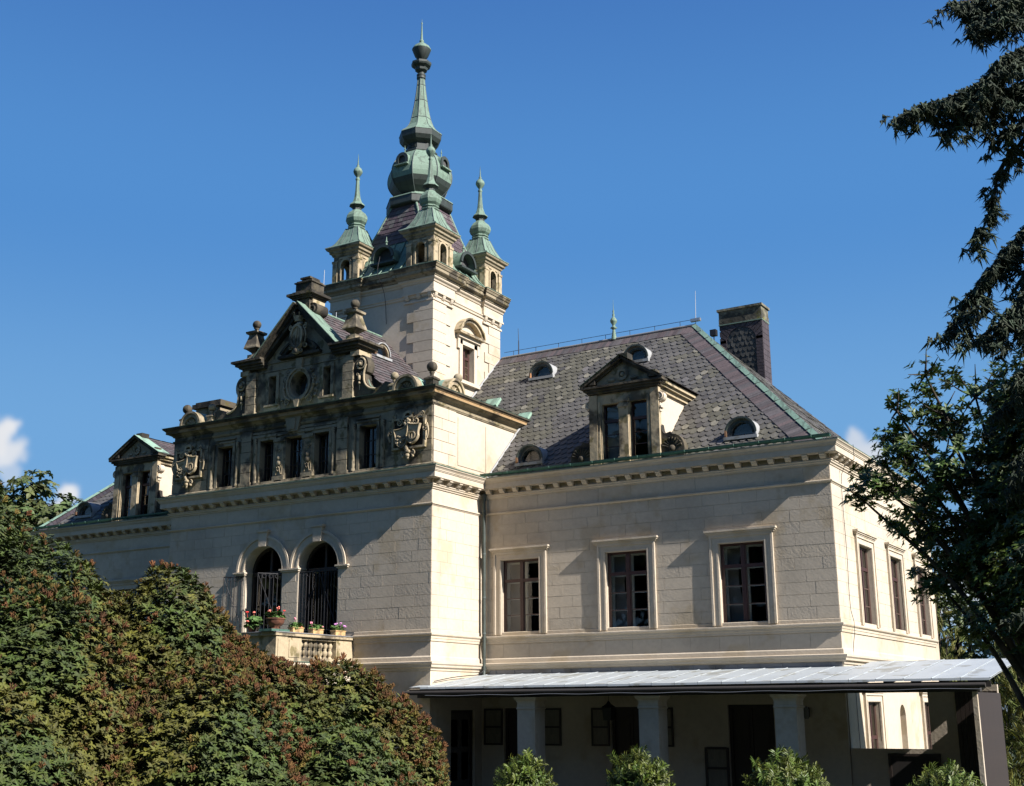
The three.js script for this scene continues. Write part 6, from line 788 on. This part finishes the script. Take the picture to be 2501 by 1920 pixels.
// ---------------------------------------------------------------- trees on the right and the far left
{
  // dark drooping spruce
  const sprig = (() => { const r = rng(41), o = []; for (let i = 0; i < 13; i++) { const a = r() * 6.28, t = 0.3 + r() * 1.1, l = 0.07 + 0.1 * r(), d = V3(Math.cos(a) * Math.sin(t), -Math.cos(t), Math.sin(a) * Math.sin(t)).multiplyScalar(l), g = new THREE.ConeGeometry(0.0125 + 0.004 * r(), l, 4); g.translate(0, l / 2, 0); g.applyQuaternion(new THREE.Quaternion().setFromUnitVectors(UP, d.clone().normalize())); g.translate((r() - 0.5) * 0.1, (r() - 0.5) * 0.14, (r() - 0.5) * 0.1); o.push(finish(g)); } return mergeGeometries(o); })();
  const t = thing('spruce_tree', 'dark drooping spruce rising past the right edge of the view', 'spruce', [24.0, 0.1, 10.0]), r = rng(42), ms = [], cs = [], br = [];
  br.push(limb([[0, -0.2, 0], [0.05, 6, 0.1], [0.0, 12, 0.2], [0.1, 19, 0.2]], 0.32, 0.05).g);
  const off = V3(24.0, 0.1, 10.0);
  function bough(pts, droop, dens, world = true, side = 0.5) {
    const P = world ? pts.map((p) => [p[0] - off.x, p[1] - off.y, p[2] - off.z]) : pts, L = limb(P, 0.05, 0.012), len = L.c.getLength(), n = Math.round(len * dens * 1.6); br.push(L.g);
    for (let i = 0; i < n; i++) { const f = 0.2 + 0.8 * (i + r()) / n, b = L.c.getPointAt(Math.min(1, f)), dl = droop * (0.15 + 1.0 * r() * r() + 0.25 * r()) * (0.5 + 0.5 * Math.sin(Math.PI * Math.min(1, f * 0.85 + 0.15))), sx = (r() - 0.5) * side * 1.3, sz = (r() - 0.5) * side * 1.3, m = Math.max(1, Math.round(dl / 0.075)); if (dl > 0.25) br.push(rod([b.x, b.y, b.z], [b.x + sx, b.y - dl, b.z + sz], 0.008, 0.003, 4)); for (let k = 0; k <= m; k++) { const q = k / m, p = V3(b.x + sx * q + (r() - 0.5) * 0.12, b.y - dl * q + (r() - 0.5) * 0.08, b.z + sz * q + (r() - 0.5) * 0.12); ms.push(orient(p, V3((r() - 0.5) * 1.1, 1, (r() - 0.5) * 1.1), r() * 6, 0.6 + 0.9 * r())); const c = 0.6 + 0.8 * r(); cs.push(C3(c * (0.9 + 0.3 * r()), c, c)); } }
  }
  const B1 = [24.0, 15.6, 10.2];
  bough([B1, [23.2, 15.2, 11.0], [22.6, 14.8, 11.3], [22.05, 14.72, 11.55]], 0.95, 17); bough([B1, [23.3, 14.8, 11.2], [22.75, 14.35, 11.5], [22.3, 14.15, 11.6]], 0.75, 15);
  bough([[24, 14.6, 10.2], [23.4, 13.9, 11.1], [22.8, 13.35, 11.7], [22.4, 12.95, 11.9], [22.0, 12.74, 12.1], [21.6, 12.58, 12.3], [21.25, 12.45, 12.45]], 0.5, 20);
  bough([[24, 14.0, 10.2], [23.3, 13.2, 11.2], [22.7, 12.85, 11.6], [22.2, 12.6, 11.85], [21.95, 12.3, 12.0]], 0.8, 14); bough([[24, 13.6, 10.2], [23.4, 12.8, 11.2], [22.9, 12.35, 11.4], [22.5, 12.1, 11.5]], 0.7, 12);
  bough([[24, 12.8, 10.2], [23.0, 12.3, 10.9], [22.45, 11.75, 11.05], [22.3, 11.3, 11.0], [22.08, 10.8, 11.0], [21.8, 10.45, 11.0]], 0.3, 7, true, 0.35);
  bough([[24, 11.9, 10.2], [23.1, 11.1, 10.9], [22.6, 10.5, 11.05], [22.25, 10.1, 11.2], [21.9, 9.65, 11.3], [21.6, 9.2, 11.35], [21.4, 8.9, 11.4]], 0.5, 12, true, 0.4);
  bough([[24, 11.4, 10.2], [23.2, 10.8, 11.0], [22.9, 10.2, 11.2], [22.6, 9.4, 11.2], [22.5, 8.8, 11.2]], 0.5, 12); bough([[24, 10.6, 10.2], [23.2, 9.9, 11.1], [22.6, 9.3, 11.4], [22.1, 8.9, 11.5], [21.8, 8.7, 11.6]], 0.7, 12);
  bough([[24, 9.6, 10.2], [23.3, 8.9, 11.1], [22.8, 8.4, 11.5], [22.4, 8.0, 11.7]], 0.8, 12); bough([[24, 8.4, 10.2], [23.3, 7.7, 11.2], [22.8, 7.1, 11.6], [22.3, 6.7, 11.7]], 0.7, 12); bough([[24, 6.8, 10.2], [23.3, 6.2, 11.2], [22.9, 5.7, 11.7], [22.35, 5.4, 11.9]], 0.6, 13); bough([[24, 5.2, 10.2], [23.2, 4.9, 11.4], [22.7, 4.6, 12.0], [22.2, 4.45, 12.1]], 0.45, 12); bough([[24, 7.4, 10.2], [23.0, 7.2, 10.6], [22.4, 6.9, 10.4], [21.9, 6.6, 10.2]], 0.7, 12); bough([[24, 9.0, 10.2], [23.1, 8.6, 10.4], [22.4, 8.2, 10.2], [21.9, 7.9, 10.0]], 0.7, 12);
  for (let i = 0; i < 60; i++) { const y = 3 + 14.5 * Math.pow((i + 0.5) / 60, 0.95), a = i * 2.399, len = mix(2.4, 1.1, smooth(2, 18, y)) * (0.75 + 0.4 * r()), c = Math.cos(a), s = Math.sin(a); if (c < 0.15) continue; bough([[0.1, y, 0.1], [c * len * 0.4, y - 0.15, s * len * 0.4], [c * len * 0.75, y - 0.45, s * len * 0.75], [c * len, y - 0.55, s * len]], 0.7, 12, false); }
  obj('trunk', br, M.bark, t); instanced('crown', sprig, std(C3(0.026, 0.04, 0.02), { roughness: 0.9 }), ms, cs, t);
}
function leafyTree(name, label, cat, base, lobes, trunkR, geo, mat, dens, seed, shade = 1, group) {
  const t = thing(name, label, cat, base, group), r = rng(seed), ms = [], cs = [], br = [], [bx, by, bz] = base; let top = 0; for (const l of lobes) top = Math.max(top, l[1]);
  br.push(limb([[0, -0.3, 0], [0.1, (top - by) * 0.3, 0.05], [-0.1, (top - by) * 0.6, 0.1], [0, (top - by) * 0.85, 0]], trunkR, trunkR * 0.25).g);
  for (const [x, y, z, a, b, c] of lobes) {
    const e = [x - bx, y - by, z - bz], s0 = Math.max(0.5, e[1] * 0.45); br.push(limb([[0, s0, 0], [e[0] * 0.45, mix(s0, e[1], 0.55), e[2] * 0.45], e], trunkR * 0.4, 0.02).g);
    const n = Math.round(a * b * c * 4.19 * dens);
    for (let k = 0; k < Math.min(8, 3 + n / 120); k++) { const q = V3(r() - 0.5, r() - 0.3, r() - 0.5).normalize(); br.push(limb([e, [e[0] + q.x * a * 0.5, e[1] + q.y * b * 0.4, e[2] + q.z * c * 0.5], [e[0] + q.x * a * 0.95, e[1] + q.y * b * 0.95, e[2] + q.z * c * 0.95]], 0.025, 0.006).g); }
    for (let i = 0; i < n; i++) { const d = V3(r() * 2 - 1, r() * 2 - 1, r() * 2 - 1); if (d.length() > 1) continue; d.normalize().multiplyScalar(Math.pow(r(), 0.45)); const w = [x + d.x * a, y + d.y * b, z + d.z * c]; if (f3(w[0] * 1.9, w[1] * 1.9, w[2] * 1.9, seed, 2) < 0.42) continue; const p = V3(w[0] - bx, w[1] - by, w[2] - bz); ms.push(orient(p, V3(d.x + (r() - 0.5) * 0.8, 0.5 + r() * 0.6 + d.y * 0.4, d.z + (r() - 0.5) * 0.8), r() * 6.28, 0.7 + 0.6 * r())); const k = (0.7 + 0.6 * r()) * shade, yl = r(); cs.push(C3(k * (0.85 + 0.4 * yl), k, k * 0.9)); }
  }
  obj('trunk', br, M.bark, t); instanced('crown', geo, mat, ms, cs, t); return t;
}
leafyTree('magnolia_tree', 'broad-leaved magnolia with bright upper shoots before the right wall', 'magnolia tree', [21.6, 0.1, 7.2], [[20.2, 9.35, 7.5, 0.36, 0.55, 0.36], [20.35, 8.6, 7.3, 0.55, 0.7, 0.55], [19.65, 8.65, 7.7, 0.36, 0.5, 0.36], [19.6, 7.95, 7.6, 0.6, 0.55, 0.6], [20.3, 7.6, 7.2, 1.0, 0.85, 0.9], [19.2, 7.35, 7.6, 0.6, 0.45, 0.55], [18.85, 7.0, 7.7, 0.4, 0.3, 0.4], [19.8, 6.75, 7.2, 0.85, 0.7, 0.8], [21.0, 8.9, 7.0, 0.75, 0.7, 0.75], [21.6, 8.2, 6.8, 1.1, 1.0, 1.0], [21.4, 7.0, 6.9, 1.3, 1.1, 1.2], [20.5, 6.0, 6.9, 0.95, 0.85, 0.9], [20.0, 5.35, 6.9, 0.6, 0.5, 0.6], [21.5, 5.7, 7.0, 1.2, 1.0, 1.0], [22.6, 7.4, 7.4, 1.2, 1.6, 1.2], [22.4, 9.0, 7.2, 0.9, 0.9, 0.9], [21.3, 4.6, 7.4, 1.0, 0.7, 0.9], [22.3, 5.6, 7.9, 1.2, 1.2, 1.1]], 0.2, whorl(7, 0.125, 0.048, 0.7, 51), leafMat(0.05, 0.088, 0.012, 0.3, 0.5), 330, 52);
{ // sunlit weeping cypresses behind the veranda end
  const spray = (() => { const r = rng(61), o = []; for (let i = 0; i < 12; i++) { const g = leaf(0.22 + 0.14 * r(), 0.035, 0.6, 0.1); g.rotateX(0.6 + 0.9 * r()); g.rotateY(r() * 6.28); g.translate((r() - 0.5) * 0.12, (r() - 0.5) * 0.1, (r() - 0.5) * 0.12); o.push(finish(g)); } return mergeGeometries(o); })();
  const cm = leafMat(0.1, 0.115, 0.018, 0.2, 0.7), cone = (x, z, h, rad, n) => Array.from({ length: n }, (_, i) => { const f = (i + 0.5) / n, q = rad * (1 - f * 0.85), a = i * 2.4; return [x + Math.cos(a) * q * 0.55, 0.4 + f * h, z + Math.sin(a) * q * 0.55, q * 0.8, h / n * 1.6, q * 0.8]; });
  leafyTree('cypress_tree', 'sunlit yellow-green weeping cypress just beyond the veranda\'s right end', 'cypress', [18.0, 0, -13.8], cone(18.0, -13.8, 6.3, 1.7, 12), 0.16, spray, cm, 60, 62, 1, 'cypresses behind the house');
  leafyTree('cypress_tree', 'taller cypress rising behind the right rear corner of the house', 'cypress', [13.6, 0, -21.5], cone(13.6, -21.5, 9, 2.1, 14), 0.2, spray, cm, 40, 63, 1, 'cypresses behind the house');
  leafyTree('cypress_tree', 'farther cypress between the rear corner and the right edge of the view', 'cypress', [16.6, 0, -23], cone(16.6, -23, 10, 2.3, 14), 0.2, spray, cm, 36, 64, 1, 'cypresses behind the house');
  const bl = whorl(6, 0.26, 0.15, 0.5, 65), bm = leafMat(0.06, 0.085, 0.02, 0.3, 0.6), rr = rng(66), lob = (x, y, z, R, n) => Array.from({ length: n }, () => { const a = rr() * 6.28, q = Math.sqrt(rr()) * R * 0.75; return [x + Math.cos(a) * q, y + (rr() - 0.5) * R * 1.3, z + Math.sin(a) * q, R * 0.36, R * 0.32, R * 0.36]; });
  leafyTree('leafy_tree', 'light green broadleaf tree beyond the left end of the roof', 'tree', [-23.8, 0, -6.2], [[-23.5, 13.3, -5.9, 1.1, 1.0, 1.1], [-24.6, 12.4, -5.8, 1.5, 1.1, 1.5], [-22.6, 11.9, -6.7, 1.5, 1.2, 1.5], [-23.8, 11.2, -6, 2.2, 1.5, 2.2], [-21.7, 11.0, -7.4, 1.3, 1.0, 1.3], [-24.5, 9.2, -6, 2.6, 1.8, 2.6], [-22.5, 9.4, -6.8, 2.2, 1.6, 2.2], [-26.2, 11.2, -5.2, 1.8, 1.5, 1.8]], 0.35, bl, bm, 34, 67);
  leafyTree('leafy_tree', 'broadleaf tree far behind the right side of the house', 'tree', [11.5, 0, -36], [...lob(11.5, 6, -36, 4.4, 18)], 0.4, bl, bm, 14, 68);
  leafyTree('leafy_tree', 'rounded broadleaf tree behind the cypresses at the right edge', 'tree', [18, 0, -36], [...lob(18, 6, -36, 4.6, 18)], 0.4, bl, bm, 14, 69);
}
{ // park trees round the lawn behind the viewpoint: they stand in the low sky that the windows and the veranda face
  const bl = whorl(6, 0.75, 0.4, 0.5, 75), bm = leafMat(0.035, 0.055, 0.014, 0.2, 0.7), rr = rng(76), lob = Array.from({ length: 20 }, () => { const a = rr() * 6.28, q = Math.sqrt(rr()) * 3.8; return [Math.cos(a) * q, 3 + rr() * 11, Math.sin(a) * q, 2.2, 1.9, 2.2]; });
  const t0 = leafyTree('park_tree', 'broad park tree standing behind the viewpoint', 'tree', [0, 0, 0], lob, 0.45, bl, bm, 2.4, 77, 1, 'park trees behind the viewpoint');
  const spots = [[-24, 38, 1.35], [-13, 41, 1.45], [-3, 40, 1.3], [6, 43, 1.45], [15, 41, 1.4], [25, 44, 1.5], [36, 42, 1.4], [46, 36, 1.3], [53, 25, 1.0], [-33, 30, 1.3]];
  spots.forEach(([x, z, s], i) => { const t = i ? t0.clone() : t0; if (i) { t.name = numbered('park_tree'); scene.add(t); } t.position.set(x, 1.0, z); t.scale.setScalar(s); t.rotation.y = i * 1.3; });
}
renderer.render(scene, camera);
